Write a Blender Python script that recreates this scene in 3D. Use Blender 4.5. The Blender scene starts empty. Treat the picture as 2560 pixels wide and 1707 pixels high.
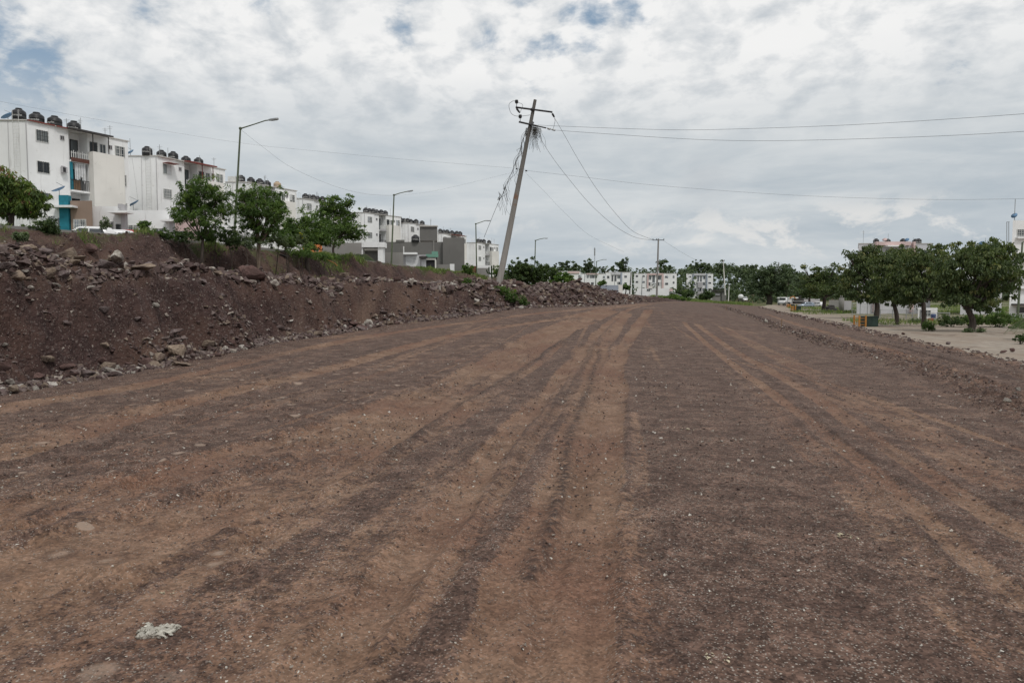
import bpy, bmesh, math, random
import numpy as np
from mathutils import Vector, Matrix
random.seed(7); RNG = np.random.default_rng(7)
scene = bpy.context.scene
COL = scene.collection
R = math.radians
# ------------------------------------------------------------------ camera
F = 1750.0; HY = 748.0; EYE = 1.7
PITCH = math.atan((853.5 - HY) / F)
cam_d = bpy.data.cameras.new('camera'); cam = bpy.data.objects.new('camera', cam_d); COL.objects.link(cam)
cam.location = (0, 0, EYE); cam.rotation_euler = (math.pi/2 - PITCH, 0, 0)
cam_d.sensor_width = 36; cam_d.lens = 36 * F / 2560; cam_d.clip_start = 0.05; cam_d.clip_end = 6000
scene.camera = cam
scene.view_settings.view_transform = 'Standard'; scene.view_settings.look = 'None'
scene.view_settings.exposure = 0.0; scene.view_settings.gamma = 1.0
SUN_EL, SUN_AZ = R(56), R(150)       # azimuth measured from +Y towards +X: behind the camera, to the right
def pray(px, py):
    """direction of a photograph pixel, scaled so that its Y component is 1"""
    x = (px - 1280) / F; y = -(py - 853.5) / F
    c, s = math.cos(PITCH), math.sin(PITCH)
    d = Vector((x, c + y * s, y * c - s)); return d / d.y
def W(px, py, Y):
    d = pray(px, py) * Y; return Vector((d.x, d.y, d.z + EYE))
# ------------------------------------------------------------------ node helpers
def newmat(name):
    m = bpy.data.materials.new(name); m.use_nodes = True; nt = m.node_tree
    for n in list(nt.nodes): nt.nodes.remove(n)
    o = nt.nodes.new('ShaderNodeOutputMaterial'); b = nt.nodes.new('ShaderNodeBsdfPrincipled')
    nt.links.new(b.outputs[0], o.inputs[0]); return m, nt, b, o
class NT:
    def __init__(s, nt): s.nt = nt
    def n(s, t, **kw):
        nd = s.nt.nodes.new(t)
        for k, v in kw.items():
            if k.startswith('i_'):
                key = k[2:]; nd.inputs[int(key) if key.isdigit() else key].default_value = v
            else: setattr(nd, k, v)
        return nd
    def l(s, a, b): s.nt.links.new(a, b)
    def put(s, v, sock):
        if isinstance(v, (int, float)): sock.default_value = v
        elif isinstance(v, (tuple, list)): sock.default_value = (*v, 1) if len(v) == 3 and sock.type == 'RGBA' else v
        else: s.l(v, sock)
    def math(s, op, a, b=0.0, c=0.0, clamp=False):
        m = s.n('ShaderNodeMath', operation=op, use_clamp=clamp)
        for i, v in enumerate((a, b, c)): s.put(v, m.inputs[i])
        return m.outputs[0]
    def vm(s, op, a, b=(0, 0, 0)):
        m = s.n('ShaderNodeVectorMath', operation=op)
        s.put(a, m.inputs[0]); s.put(b, m.inputs[1]); return m.outputs[1] if op in ('DOT_PRODUCT', 'LENGTH', 'DISTANCE') else m.outputs[0]
    def mix(s, f, a, b, blend='MIX'):
        m = s.n('ShaderNodeMix', data_type='RGBA', blend_type=blend)
        s.put(f, m.inputs[0]); s.put(a, m.inputs[6]); s.put(b, m.inputs[7]); return m.outputs[2]
    def noise(s, vec, scale, detail=3, rough=.55, dist=0.0, out=0):
        n = s.n('ShaderNodeTexNoise'); s.l(vec, n.inputs['Vector'])
        n.inputs['Scale'].default_value = scale; n.inputs['Detail'].default_value = detail
        n.inputs['Roughness'].default_value = rough; n.inputs['Distortion'].default_value = dist
        return n.outputs[out]
    def vor(s, vec, scale, out=0, rnd=1.0, feature='F1'):
        n = s.n('ShaderNodeTexVoronoi', feature=feature); s.l(vec, n.inputs['Vector'])
        n.inputs['Scale'].default_value = scale; n.inputs['Randomness'].default_value = rnd; return n.outputs[out]
    def rng(s, v, a, b, c=0.0, d=1.0, smooth=True):
        m = s.n('ShaderNodeMapRange', interpolation_type='SMOOTHSTEP' if smooth else 'LINEAR')
        s.put(v, m.inputs[0])
        for i, q in enumerate((a, b, c, d)): s.put(q, m.inputs[i + 1])
        return m.outputs[0]
    def attr(s, name, out=2): return s.n('ShaderNodeAttribute', attribute_name=name).outputs[out]
    def bump(s, h, strength=.5, dist=.02):
        b = s.n('ShaderNodeBump'); b.inputs['Strength'].default_value = strength; b.inputs['Distance'].default_value = dist
        s.l(h, b.inputs['Height']); return b.outputs[0]
# ------------------------------------------------------------------ world
def build_world():
    w = bpy.data.worlds.new("World"); scene.world = w; w.use_nodes = True; nt = w.node_tree
    for n in list(nt.nodes): nt.nodes.remove(n)
    s = NT(nt)
    out = s.n('ShaderNodeOutputWorld'); bg = s.n('ShaderNodeBackground'); s.l(bg.outputs[0], out.inputs[0])
    sky = s.n('ShaderNodeTexSky', sky_type='NISHITA', sun_disc=False)
    sky.sun_elevation = SUN_EL; sky.sun_rotation = SUN_AZ; sky.air_density = 1.0; sky.dust_density = 1.5; sky.ozone_density = 1.2
    bg.inputs[1].default_value = 0.1
    tc = s.n('ShaderNodeTexCoord').outputs['Generated']
    sp = s.n('ShaderNodeSeparateXYZ'); s.l(tc, sp.inputs[0]); z = sp.outputs[2]
    zz = s.math('MAXIMUM', z, 0.0)
    inv = s.math('DIVIDE', 1.0, s.math('ADD', zz, 0.34))
    cb = s.n('ShaderNodeCombineXYZ'); s.l(s.math('MULTIPLY', sp.outputs[0], inv), cb.inputs[0]); s.l(s.math('MULTIPLY', sp.outputs[1], inv), cb.inputs[1])
    P = cb.outputs[0]
    st = s.vm('MULTIPLY', P, (1.0, 1.0, 1.0))
    # rotate so that streets of cloud run obliquely
    mp = s.n('ShaderNodeMapping'); s.l(st, mp.inputs[0]); mp.inputs['Rotation'].default_value = (0, 0, R(25)); mp.inputs['Scale'].default_value = (1.0, 1.0, 1)
    V = mp.outputs[0]
    big = s.noise(V, .6, 2, .5, .3)
    med = s.noise(V, 2.5, 5, .6, .3)
    puf = s.noise(V, 9.5, 6, .58, .2)
    fine = s.noise(V, 15.0, 5, .6, .3)
    off = s.n('ShaderNodeVectorMath', operation='ADD'); s.l(V, off.inputs[0]); off.inputs[1].default_value = (.028, .04, 0)
    puf2 = s.noise(off.outputs[0], 9.5, 6, .58, .2)
    relief = s.math('MULTIPLY', s.math('SUBTRACT', puf, puf2), 1.8)
    def spot(px, py, r0, r1):
        d = pray(px, py).normalized()
        dd = s.vm('DISTANCE', tc, tuple(d)); return s.rng(dd, r0, r1, 1.0, 0.0)
    # where blue shows through
    holes = [(-80, 190, .05, .22, .80), (150, 150, .0, .16, .62), (380, 20, .0, .12, .6), (1470, 50, .0, .095, 1.0), (1335, 165, .0, .10, .85), (1010, 75, .0, .12, .62), (1580, 5, .0, .10, .85),
             (1235, 120, .0, .09, .72), (2440, 150, .0, .10, .52), (640, -40, .0, .12, .72), (1180, 200, .0, .10, .5), (260, 330, .0, .14, .45), (1400, 110, .0, .08, .8), (1290, 30, .0, .10, .7)]
    hs = 0.0
    for (px, py, a, b, k) in holes:
        v = s.math('MULTIPLY', spot(px, py, a, b), k); hs = v if isinstance(hs, float) else s.math('MAXIMUM', hs, v)
    cov = s.math('ADD', s.math('ADD', s.math('MULTIPLY', med, .32), s.math('MULTIPLY', puf, .46)), s.math('MULTIPLY', fine, .22))
    dens = s.math('SUBTRACT', s.math('ADD', cov, .19), s.math('MULTIPLY', hs, .29))
    cover = s.rng(dens, .36, .52)
    cover = s.math('MAXIMUM', cover, s.rng(z, .30, .17))
    # shade inside the cloud sheet
    sh = s.math('ADD', s.math('MULTIPLY', s.rng(puf, .34, .64), .40), s.math('MULTIPLY', s.rng(med, .34, .64), .34))
    sh = s.math('ADD', sh, s.math('MULTIPLY', s.rng(fine, .3, .7), .14))
    sh = s.math('ADD', sh, relief)
    sh = s.math('ADD', sh, s.math('MULTIPLY', s.rng(big, .3, .7), .16))
    sh = s.math('ADD', sh, s.math('MULTIPLY', spot(1900, 120, .0, .60), .16))
    sh = s.math('ADD', sh, s.math('MULTIPLY', spot(800, 40, .0, .30), .20))
    sh = s.math('SUBTRACT', sh, s.math('MULTIPLY', spot(100, 160, .0, .35), .14), clamp=True)
    K = 10.0
    sh = s.math('ADD', sh, .10, clamp=True)
    c_hi = s.mix(sh, (.54*K, .58*K, .62*K), (.89*K, .89*K, .885*K))
    # smooth pale veil lower down
    vm_ = s.n('ShaderNodeMapping'); s.l(tc, vm_.inputs[0]); vm_.inputs['Scale'].default_value = (1.0, 1.0, 5.5)
    veil = s.noise(vm_.outputs[0], 2.4, 6, .6, .4)
    veil2 = s.noise(vm_.outputs[0], 7.5, 5, .6, .5)
    vl = s.math('ADD', s.math('MULTIPLY', s.rng(veil, .33, .68), .75), s.math('MULTIPLY', s.rng(veil2, .35, .7), .25))
    c_lo = s.mix(vl, (.445*K, .505*K, .555*K), (.665*K, .695*K, .71*K))
    # small pale cumulus puffs just above the horizon
    pm = s.n('ShaderNodeMapping'); s.l(tc, pm.inputs[0]); pm.inputs['Scale'].default_value = (1.0, 1.0, 2.0)
    pn = s.noise(pm.outputs[0], 11.0, 6, .6, .3)
    band = s.math('MULTIPLY', s.rng(z, .045, .075), s.rng(z, .14, .105))
    side = s.rng(sp.outputs[0], .1, .34, .45, 1.0)
    puff = s.math('MULTIPLY', s.math('MULTIPLY', s.rng(pn, .51, .62), band), side)
    c_lo = s.mix(s.math('MULTIPLY', puff, .8), c_lo, (.76*K, .755*K, .74*K))
    gr = spot(1760, 458, .0, .055); 
    c_lo = s.mix(s.math('MULTIPLY', s.math('MULTIPLY', gr, s.rng(veil2, .3, .6)), .35), c_lo, (.42*K, .45*K, .49*K))
    hb = s.math('ADD', s.rng(z, .17, .33), s.math('MULTIPLY', s.math('SUBTRACT', med, .5), .55), clamp=True)
    cloud = s.mix(hb, c_lo, c_hi)
    skyc = s.mix(1.0, sky.outputs[0], (1.05, 1.0, .95), 'MULTIPLY')
    blue = s.mix(.75, skyc, (.25*K, .365*K, .495*K))
    col = s.mix(cover, blue, cloud)
    # ground side of the world: dull earth
    col = s.mix(s.rng(z, -.02, .0), (.12*K, .10*K, .09*K), col)
    s.l(col, bg.inputs[0])
build_world()
sun_d = bpy.data.lights.new('sun', 'SUN'); sun_d.energy = 1.5; sun_d.angle = R(10); sun_d.color = (1.0, .965, .92)
sun = bpy.data.objects.new('sun', sun_d); COL.objects.link(sun)
sdir = Vector((math.sin(SUN_AZ) * math.cos(SUN_EL), math.cos(SUN_AZ) * math.cos(SUN_EL), math.sin(SUN_EL)))
sun.rotation_euler = sdir.to_track_quat('Z', 'Y').to_euler(); sun.location = (0, -20, 60)
# ------------------------------------------------------------------ object helpers
def tag(o, label=None, cat=None, group=None, kind=None):
    if label: o['label'] = label
    if cat: o['category'] = cat
    if group: o['group'] = group
    if kind: o['kind'] = kind
    return o
def empty(name, loc, rz=0, label=None, cat=None, group=None):
    o = bpy.data.objects.new(name, None); COL.objects.link(o); o.location = loc; o.rotation_euler = (0, 0, rz); o.empty_display_size = .3
    return tag(o, label, cat, group)
def link(name, me, parent=None, loc=None):
    o = bpy.data.objects.new(name, me); COL.objects.link(o)
    if parent is not None: o.parent = parent
    if loc is not None: o.location = loc
    return o
def copy_tree(o, parent=None):
    c = o.copy(); COL.objects.link(c); c.parent = parent
    for ch in list(o.children): copy_tree(ch, c)
    return c
class MB:
    def __init__(s): s.v = []; s.f = []
    def quad(s, a, b, c, d):
        n = len(s.v); s.v += [tuple(a), tuple(b), tuple(c), tuple(d)]; s.f.append((n, n+1, n+2, n+3))
    def box(s, x0, x1, y0, y1, z0, z1, M=None):
        p = [Vector(q) for q in ((x0,y0,z0),(x1,y0,z0),(x1,y1,z0),(x0,y1,z0),(x0,y0,z1),(x1,y0,z1),(x1,y1,z1),(x0,y1,z1))]
        if M is not None: p = [M @ q for q in p]
        n = len(s.v); s.v += [tuple(q) for q in p]
        s.f += [(n,n+3,n+2,n+1),(n+4,n+5,n+6,n+7),(n,n+1,n+5,n+4),(n+1,n+2,n+6,n+5),(n+2,n+3,n+7,n+6),(n+3,n,n+4,n+7)]
        return s
    def prism(s, pts, z0, z1):
        n = len(s.v); k = len(pts)
        s.v += [(p[0], p[1], z0) for p in pts] + [(p[0], p[1], z1) for p in pts]
        s.f.append(tuple(n + i for i in reversed(range(k)))); s.f.append(tuple(n + k + i for i in range(k)))
        for i in range(k): j = (i+1) % k; s.f.append((n+i, n+j, n+k+j, n+k+i))
        return s
    def tube(s, pts, rad, seg=8, cap=True):
        pts = [Vector(p) for p in pts]; k = len(pts)
        rs = rad if isinstance(rad, (list, tuple)) else [rad] * k
        rings = []
        for i, p in enumerate(pts):
            t = (pts[min(i+1, k-1)] - pts[max(i-1, 0)])
            t = t.normalized() if t.length > 1e-9 else Vector((0, 0, 1))
            a = Vector((0, 0, 1)) if abs(t.z) < .9 else Vector((1, 0, 0))
            u = t.cross(a).normalized(); w = t.cross(u)
            n = len(s.v)
            for j in range(seg):
                an = 2 * math.pi * j / seg; s.v.append(tuple(p + (u * math.cos(an) + w * math.sin(an)) * rs[i]))
            rings.append(n)
        for i in range(k - 1):
            a, b = rings[i], rings[i+1]
            for j in range(seg):
                q = (j + 1) % seg; s.f.append((a+j, a+q, b+q, b+j))
        if cap: s.f.append(tuple(rings[0] + j for j in reversed(range(seg)))); s.f.append(tuple(rings[-1] + j for j in range(seg)))
        return s
    def lathe(s, prof, seg=20, c=(0, 0, 0)):
        n = len(s.v)
        for (r, z) in prof:
            for j in range(seg):
                a = 2 * math.pi * j / seg; s.v.append((c[0] + r * math.cos(a), c[1] + r * math.sin(a), c[2] + z))
        for i in range(len(prof) - 1):
            for j in range(seg):
                q = (j+1) % seg; s.f.append((n+i*seg+j, n+i*seg+q, n+(i+1)*seg+q, n+(i+1)*seg+j))
        s.f.append(tuple(n + j for j in reversed(range(seg)))); s.f.append(tuple(n + (len(prof)-1)*seg + j for j in range(seg)))
        return s
    def me(s, name, mat, smooth=False, M=None):
        m = bpy.data.meshes.new(name)
        v = s.v if M is None else [tuple(M @ Vector(q)) for q in s.v]
        m.from_pydata(v, [], s.f); m.update()
        if mat is not None: m.materials.append(mat)
        if smooth: m.polygons.foreach_set('use_smooth', [True] * len(m.polygons))
        return m
    def build(s, name, mat, parent=None, smooth=False, loc=None):
        return link(name, s.me(name, mat, smooth), parent, loc)
def np_mesh(name, V, Fq, mat, smooth=False, attrs=None):
    """V (n,3) and quads/tris (m,k) as numpy arrays"""
    m = bpy.data.meshes.new(name); k = Fq.shape[1]
    m.vertices.add(len(V)); m.vertices.foreach_set('co', V.astype(np.float32).ravel())
    m.loops.add(Fq.size); m.loops.foreach_set('vertex_index', Fq.astype(np.int32).ravel())
    m.polygons.add(len(Fq)); m.polygons.foreach_set('loop_start', np.arange(0, Fq.size, k, dtype=np.int32))
    m.polygons.foreach_set('use_smooth', np.full(len(Fq), smooth))
    if attrs:
        for a, arr in attrs.items():
            at = m.attributes.new(a, 'FLOAT', 'POINT'); at.data.foreach_set('value', arr.astype(np.float32))
    if isinstance(mat, (list, tuple)):
        for q in mat: m.materials.append(q)
    elif mat is not None: m.materials.append(mat)
    m.update(calc_edges=True); return m
# ------------------------------------------------------------------ noise (numpy)
def _h(ix, iy, seed):
    n = (ix.astype(np.int64) * 374761393 + iy.astype(np.int64) * 668265263 + seed * 974634777) & 0xffffffff
    n = ((n ^ (n >> 13)) * 1274126177) & 0xffffffff
    n = (n ^ (n >> 16)) & 0xffffff
    return n / float(0xffffff)
def vnoise(x, y, seed=0):
    ix = np.floor(x); iy = np.floor(y); fx = x - ix; fy = y - iy
    fx = fx*fx*fx*(fx*(fx*6-15)+10); fy = fy*fy*fy*(fy*(fy*6-15)+10)
    ix = ix.astype(np.int64); iy = iy.astype(np.int64)
    a = _h(ix, iy, seed); b = _h(ix+1, iy, seed); c = _h(ix, iy+1, seed); d = _h(ix+1, iy+1, seed)
    return (a*(1-fx)+b*fx)*(1-fy) + (c*(1-fx)+d*fx)*fy - .5
def fbm(x, y, scale, octv=4, seed=0, gain=.5):
    t = np.zeros_like(x, dtype=float); a = 1.0; s = 1.0/scale
    for o in range(octv):
        t += a * vnoise(x*s + 17.3*o, y*s - 9.1*o, seed + o); a *= gain; s *= 2.03
    return t
def sstep(a, b, x):
    t = np.clip((x - a) / (b - a), 0, 1); return t*t*(3-2*t)
# ------------------------------------------------------------------ terrain
RISE = ([0, 18, 23, 30, 36, 42, 50, 60, 75, 95, 130, 200, 260, 320, 2000], [0, 0, .12, .42, .75, 1.12, 1.22, 1.30, 1.38, 1.45, 1.5, 1.4, 1.3, 1.8, 4])
LOTZ = ([0, 150, 200, 254, 300, 2000], [-.5, -.5, -.15, .9, 1.4, 4])
TOE = np.array([(-10.2, -6), (-9.7, 6), (-9.5, 13), (-9.4, 15.3), (-9.15, 17.5), (-8.75, 24), (-6.9, 29), (-5.9, 32.5), (-3.3, 36), (-.17, 42), (4.8, 49.5), (9.6, 60), (15.4, 75), (23, 100), (42, 160), (85, 260), (200, 500)], float)
CURB = np.array([(-33, -20), (-31, 10), (-26.5, 36), (-21.7, 54), (-15.0, 87), (-6.1, 115), (4.4, 140), (20.8, 172), (60, 250), (160, 460)], float)
BERM = np.array([(5.6, 2), (6.4, 6), (7.8, 10.6), (10.2, 17.7), (12.2, 27.3), (16.7, 46.7), (24, 80), (34, 125)], float)
LOTL = np.array([(9.0, 2), (10.6, 9), (12.4, 16.9), (14.2, 23.6), (18.6, 38), (28.4, 71), (44, 125), (66, 180), (100, 250)], float)
def sdist(P, X, Y):
    """signed distance to a polyline, positive to its left (travelling with Y increasing)"""
    best = np.full(X.shape, 1e9); sg = np.ones(X.shape)
    for (ax, ay), (bx, by) in zip(P[:-1], P[1:]):
        dx, dy = bx-ax, by-ay; L2 = dx*dx+dy*dy
        t = np.clip(((X-ax)*dx + (Y-ay)*dy)/L2, 0, 1)
        ex = X-(ax+t*dx); ey = Y-(ay+t*dy); d = np.hypot(ex, ey)
        cr = dx*(Y-ay) - dy*(X-ax)
        m = d < best - 1e-9
        best = np.where(m, d, best); sg = np.where(m, np.where(cr > 0, 1.0, -1.0), sg)
    return best * sg
CURBZ = ([0, 36, 41, 54, 73, 87, 105, 115, 140, 172, 240, 400], [5.2, 5.35, 5.5, 5.78, 5.95, 5.95, 5.72, 5.6, 4.6, 2.6, 1.6, 2.0])
def zones(X, Y):
    X = np.asarray(X, float); Y = np.asarray(Y, float)
    s0 = sdist(TOE, X, Y); s0 = s0 + (fbm(X, Y, 2.1, 3, 92) * .95 + fbm(X, Y, .6, 2, 93) * .22) * np.exp(-(s0/4.0)**2)
    return s0, sdist(CURB, X, Y), sdist(BERM, X, Y), sdist(LOTL, X, Y)
def height(X, Y, detail=True, Z=None):
    X = np.asarray(X, float); Y = np.asarray(Y, float)
    s, t, b, l = Z if Z is not None else zones(X, Y)
    r = X / np.maximum(Y, 1.0)
    m = 1 - sstep(.2, .42, r)
    zr = np.interp(Y, *RISE) * m
    # right: terrace behind the rubble berm, then the lower sandy lot
    ter = sstep(.1, -.9, b) * .14 * (1 - sstep(55, 90, Y))
    hump = np.exp(-((b + .10) / .42) ** 2) * .07 * (1 - sstep(70, 120, Y))
    road = zr + ter + hump
    road = road + np.exp(-((l + .1)/.45)**2) * .03
    lot = np.interp(Y, *LOTZ)
    road = road + (lot - road) * sstep(0.2, -3.2, l)
    # left: lower bank, ramp, upper bank, street
    zst = np.interp(Y, *CURBZ)
    z1 = 2.62 - .15 * sstep(25, 50, Y) + fbm(X, Y, 3.2, 2, 91) * .42; z1 = z1 + (zr + .25 - z1) * sstep(60, 76, Y)
    wob = fbm(X, Y, 5.0, 3, 11) * 1.3
    sb = s + wob * np.clip(s, 0, 1) * .55
    f1 = np.clip(sb / 2.4, 0, 1); prof = .30 * f1 + .70 * (f1*f1*(3-2*f1))
    w2 = 3.4
    gap = np.maximum(-t - w2, 0); fr = np.clip((s - 2.3) / np.maximum((s - 2.3) + gap, .01), 0, 1)
    z2 = np.minimum(3.3 + sstep(55, 95, Y) * .7, zst - .4)
    z2 = np.where(Y > 120, np.minimum(z2, zst - .3), z2)
    pl = z1 + (z2 - z1) * fr ** 1.0
    f2 = np.clip((t + w2 + fbm(X, Y, 4.0, 3, 31) * 1.6) / (w2 - .6), 0, 1); f2 = f2*f2*(3-2*f2)
    up = pl + (zst - pl) * f2
    left = np.where(f1 < 1, road + (z1 - road) * prof, up)
    z = np.where(s > 0, left, road)
    z = z + np.exp(-(((X + 20.6)/2.2)**2 + ((Y - 43)/2.5)**2)) * .55 * (s > 2)
    z = np.where((t > 0), zst, z)
    if detail:
        k = (s > 0) & (t < -.3); e = sstep(0, .5, s) * sstep(-.2, -.9, t)
        flat_ = sstep(3.0, 4.2, s) * sstep(-3.6, -5.0, t) * sstep(30, 36, Y)          # the graded track on the terrace
        face = np.exp(-((s - 1.2) / 1.1) ** 2)
        nb = fbm(X, Y, 1.6, 4, 5) * .52 + fbm(X, Y, .35, 3, 8, .65) * .30 + fbm(X, Y, 9, 2, 77) * .35
        rid = np.abs(fbm(X, Y, 1.1, 3, 55)) * .34
        gul = -np.abs(fbm(Y * 1.0 + s*.25, s * .22, .75, 3, 57)) * .75 * face
        led = (np.abs(((s*.9 + fbm(X, Y, 1.7, 3, 58)*1.3) % .62) - .31) - .15) * .38 * face
        z = z + np.where(k, ((nb + rid - .07) * (1 - .82*flat_) + gul + .12*face + led) * e * (1 - sstep(60, 150, Y) * .6), 0)
        rk = (s <= 0) & (l > 0)
        z = z + np.where(rk, fbm(X, Y, .45, 3, 3) * .008 + fbm(X, Y, 7, 2, 4) * .04 * sstep(3, 12, Y), 0)
        bz = np.exp(-((b + .05) / .45) ** 2)
        z = z + np.where(rk, bz * (fbm(X, Y, .28, 3, 21, .7) * .13 + fbm(X, Y, 1.2, 2, 22)*.05), 0)
        lz = np.exp(-((l - .1) / .5) ** 2)
        z = z + lz * (fbm(X, Y, .35, 3, 25, .7) * .08) * (s <= 0)
        z = z + np.where((l <= 0) & (s <= 0), fbm(X, Y, 3, 3, 9) * .07, 0)
    return z
def H(x, y): return float(height(np.array([x]), np.array([y]))[0])
_hc = {}
def hit(px, py, y0=3.0, y1=400.0):
    """where the ray through a photograph pixel meets the ground"""
    d = pray(px, py); Ys = np.exp(np.linspace(math.log(y0), math.log(y1), 900))
    g = height(d.x*Ys, Ys); zz = EYE + d.z*Ys; k = np.where(zz <= g)[0]
    i = k[0] if len(k) else -1
    return Vector((d.x*Ys[i], Ys[i], g[i]))
# ================================================================== ground
def dirt_mat(name, kind):
    m, nt, b, o = newmat(name); s = NT(nt)
    P = s.n('ShaderNodeNewGeometry').outputs['Position']
    n1 = s.noise(P, .35, 5, .6); n2 = s.noise(P, 2.2, 5, .62, .3); n3 = s.noise(P, 14, 5 if kind != 'road' else 2, .5); n4 = s.noise(P, 70, 4 if kind != 'road' else 1, .6)
    b.inputs['Specular IOR Level'].default_value = .18; b.inputs['Roughness'].default_value = .93
    if kind == 'road':
        dark = s.mix(s.rng(n2, .35, .68), (.072, .0445, .0345), (.118, .074, .056))
        light = s.mix(s.rng(n2, .3, .7), (.146, .086, .056), (.222, .141, .096))
        light = s.mix(s.rng(n1, .42, .62), light, (.146, .080, .054))
        tr = s.attr('tr')
        e = s.math('ADD', tr, s.math('MULTIPLY', s.math('SUBTRACT', n3, .5), .8))
        e = s.math('ADD', e, s.math('MULTIPLY', s.math('SUBTRACT', n2, .5), .55))
        e = s.math('ADD', e, s.math('MULTIPLY', s.math('SUBTRACT', n4, .5), .7))
        ev = s.n('ShaderNodeTexVoronoi'); s.l(P, ev.inputs['Vector']); ev.inputs['Scale'].default_value = 44; esp = s.n('ShaderNodeSeparateColor'); s.l(ev.outputs[1], esp.inputs[0])
        e = s.math('ADD', e, s.math('MULTIPLY', s.math('SUBTRACT', esp.outputs[1], .5), .24))
        light_f = s.rng(e, .30, .60)
        rot = s.n('ShaderNodeMapping'); s.l(P, rot.inputs[0]); rot.inputs['Rotation'].default_value = (0, 0, R(8.3)); rv = rot.outputs[0]
        ms = s.n('ShaderNodeMapping'); s.l(rv, ms.inputs[0]); ms.inputs['Scale'].default_value = (7.0, .16, 1); sn = s.noise(ms.outputs[0], 1.0, 1, .5)
        e = s.math('ADD', e, s.math('MULTIPLY', s.math('SUBTRACT', sn, .5), .75))
        col = s.mix(s.math('MULTIPLY', s.rng(e, .26, .60), .92), dark, light)
        wv = s.n('ShaderNodeTexWave', wave_type='BANDS', bands_direction='Y', wave_profile='SIN'); s.l(rv, wv.inputs['Vector']); wv.inputs['Scale'].default_value = 2.6; wv.inputs['Distortion'].default_value = .7; wv.inputs['Detail'].default_value = 3; wv.inputs['Detail Scale'].default_value = 3.0
        lug = s.math('MULTIPLY', s.math('MULTIPLY', s.rng(wv.outputs[1], .55, .8), s.rng(tr, .5, .8)), s.rng(s.noise(P, 1.3, 3), .44, .58))
        col = s.mix(s.math('MULTIPLY', lug, .22), col, (.075, .047, .037))
        col = s.mix(s.math('MULTIPLY', s.attr('dk'), s.rng(n3, .35, .6)), col, (.040, .026, .022))
        # grains of every size, each with its own tone
        for gs, lo, hi in ((62, .55, 1.5), (24, .72, 1.3), (9, .85, 1.16)):
            gv = s.n('ShaderNodeTexVoronoi'); s.l(P, gv.inputs['Vector']); gv.inputs['Scale'].default_value = gs
            gsp = s.n('ShaderNodeSeparateColor'); s.l(gv.outputs[1], gsp.inputs[0])
            tone = s.rng(gsp.outputs[0], 0, 1, lo, hi, smooth=False)
            cc_ = s.n('ShaderNodeCombineColor'); [s.l(tone, cc_.inputs[q]) for q in range(3)]
            col = s.mix(s.math('SUBTRACT', 1.0, s.math('MULTIPLY', light_f, .42)), col, cc_.outputs[0], 'MULTIPLY')
        # pad-foot roller imprints
        pv = s.n('ShaderNodeTexVoronoi'); s.l(P, pv.inputs['Vector']); pv.inputs['Scale'].default_value = 2.4; pv.inputs['Randomness'].default_value = .6
        pr = s.math('ADD', pv.outputs[0], s.math('MULTIPLY', s.math('SUBTRACT', n3, .5), .12))
        dot = s.rng(pr, s.rng(s.noise(P, 1.1, 2), .4, .6, .17, .30), .12); pick = s.rng(s.n('ShaderNodeSeparateColor').outputs[0] if False else pv.outputs[1], 0, 1)
        sc = s.n('ShaderNodeSeparateColor'); s.l(pv.outputs[1], sc.inputs[0])
        chosen = s.rng(sc.outputs[0], .22, .30)
        pad = s.math('MULTIPLY', s.math('MULTIPLY', dot, chosen), s.rng(s.attr('pad'), .3, .8))
        col = s.mix(s.math('MULTIPLY', pad, .8), col, (.30, .225, .175))
        ring = s.math('MULTIPLY', s.math('MULTIPLY', s.math('MULTIPLY', s.rng(pr, .20, .26), s.rng(pr, .38, .30)), chosen), s.rng(s.attr('pad'), .3, .8)); col = s.mix(s.math('MULTIPLY', ring, .3), col, (.05, .032, .027))
        # pale grit of many sizes
        for sc_, th, cc, k in ((70, .15, (.38, .34, .30), .85), (34, .10, (.44, .40, .35), .9), (16, .055, (.48, .44, .38), .85)):
            v = s.n('ShaderNodeTexVoronoi'); s.l(P, v.inputs['Vector']); v.inputs['Scale'].default_value = sc_
            sp = s.n('ShaderNodeSeparateColor'); s.l(v.outputs[1], sp.inputs[0])
            g = s.math('MULTIPLY', s.rng(v.outputs[0], th*2.6, th*1.4), s.rng(sp.outputs[1], .55, .65))
            g = s.math('MULTIPLY', g, s.rng(e, 1.1, .3, .45, 1.0))
            g = s.math('MULTIPLY', g, s.rng(n2, .35, .6, .35, 1.0))
            col = s.mix(s.math('MULTIPLY', g, k), col, s.mix(sp.outputs[2], cc, tuple(q*.55 for q in cc)))
        s.l(col, b.inputs['Base Color'])
        # lug pattern of tyres lies in the track
        h = s.math('ADD', s.math('MULTIPLY', n3, .5), s.math('MULTIPLY', n4, .30))
        h = s.math('ADD', h, s.math('MULTIPLY', s.vor(P, 38), -.18))
        h = s.math('SUBTRACT', h, s.math('MULTIPLY', pad, .5)); h = s.math('SUBTRACT', h, s.math('MULTIPLY', lug, .12))
        s.l(s.bump(h, .4, .012), b.inputs['Normal'])
    elif kind == 'bank':
        col = s.mix(s.rng(n2, .35, .68), (.038, .0225, .0205), (.078, .048, .042))
        col = s.mix(s.rng(n1, .42, .62), col, (.086, .051, .041))
        col = s.mix(s.math('MULTIPLY', s.attr('top'), s.rng(n2, .3, .6)), col, (.150, .112, .090))
        v = s.n('ShaderNodeTexVoronoi'); s.l(P, v.inputs['Vector']); v.inputs['Scale'].default_value = 9
        sp = s.n('ShaderNodeSeparateColor'); s.l(v.outputs[1], sp.inputs[0])
        g = s.math('MULTIPLY', s.rng(v.outputs[0], .42, .25), s.rng(sp.outputs[0], .55, .62))
        col = s.mix(s.math('MULTIPLY', g, .75), col, s.mix(sp.outputs[1], (.07, .05, .046), (.17, .135, .12)))
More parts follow.
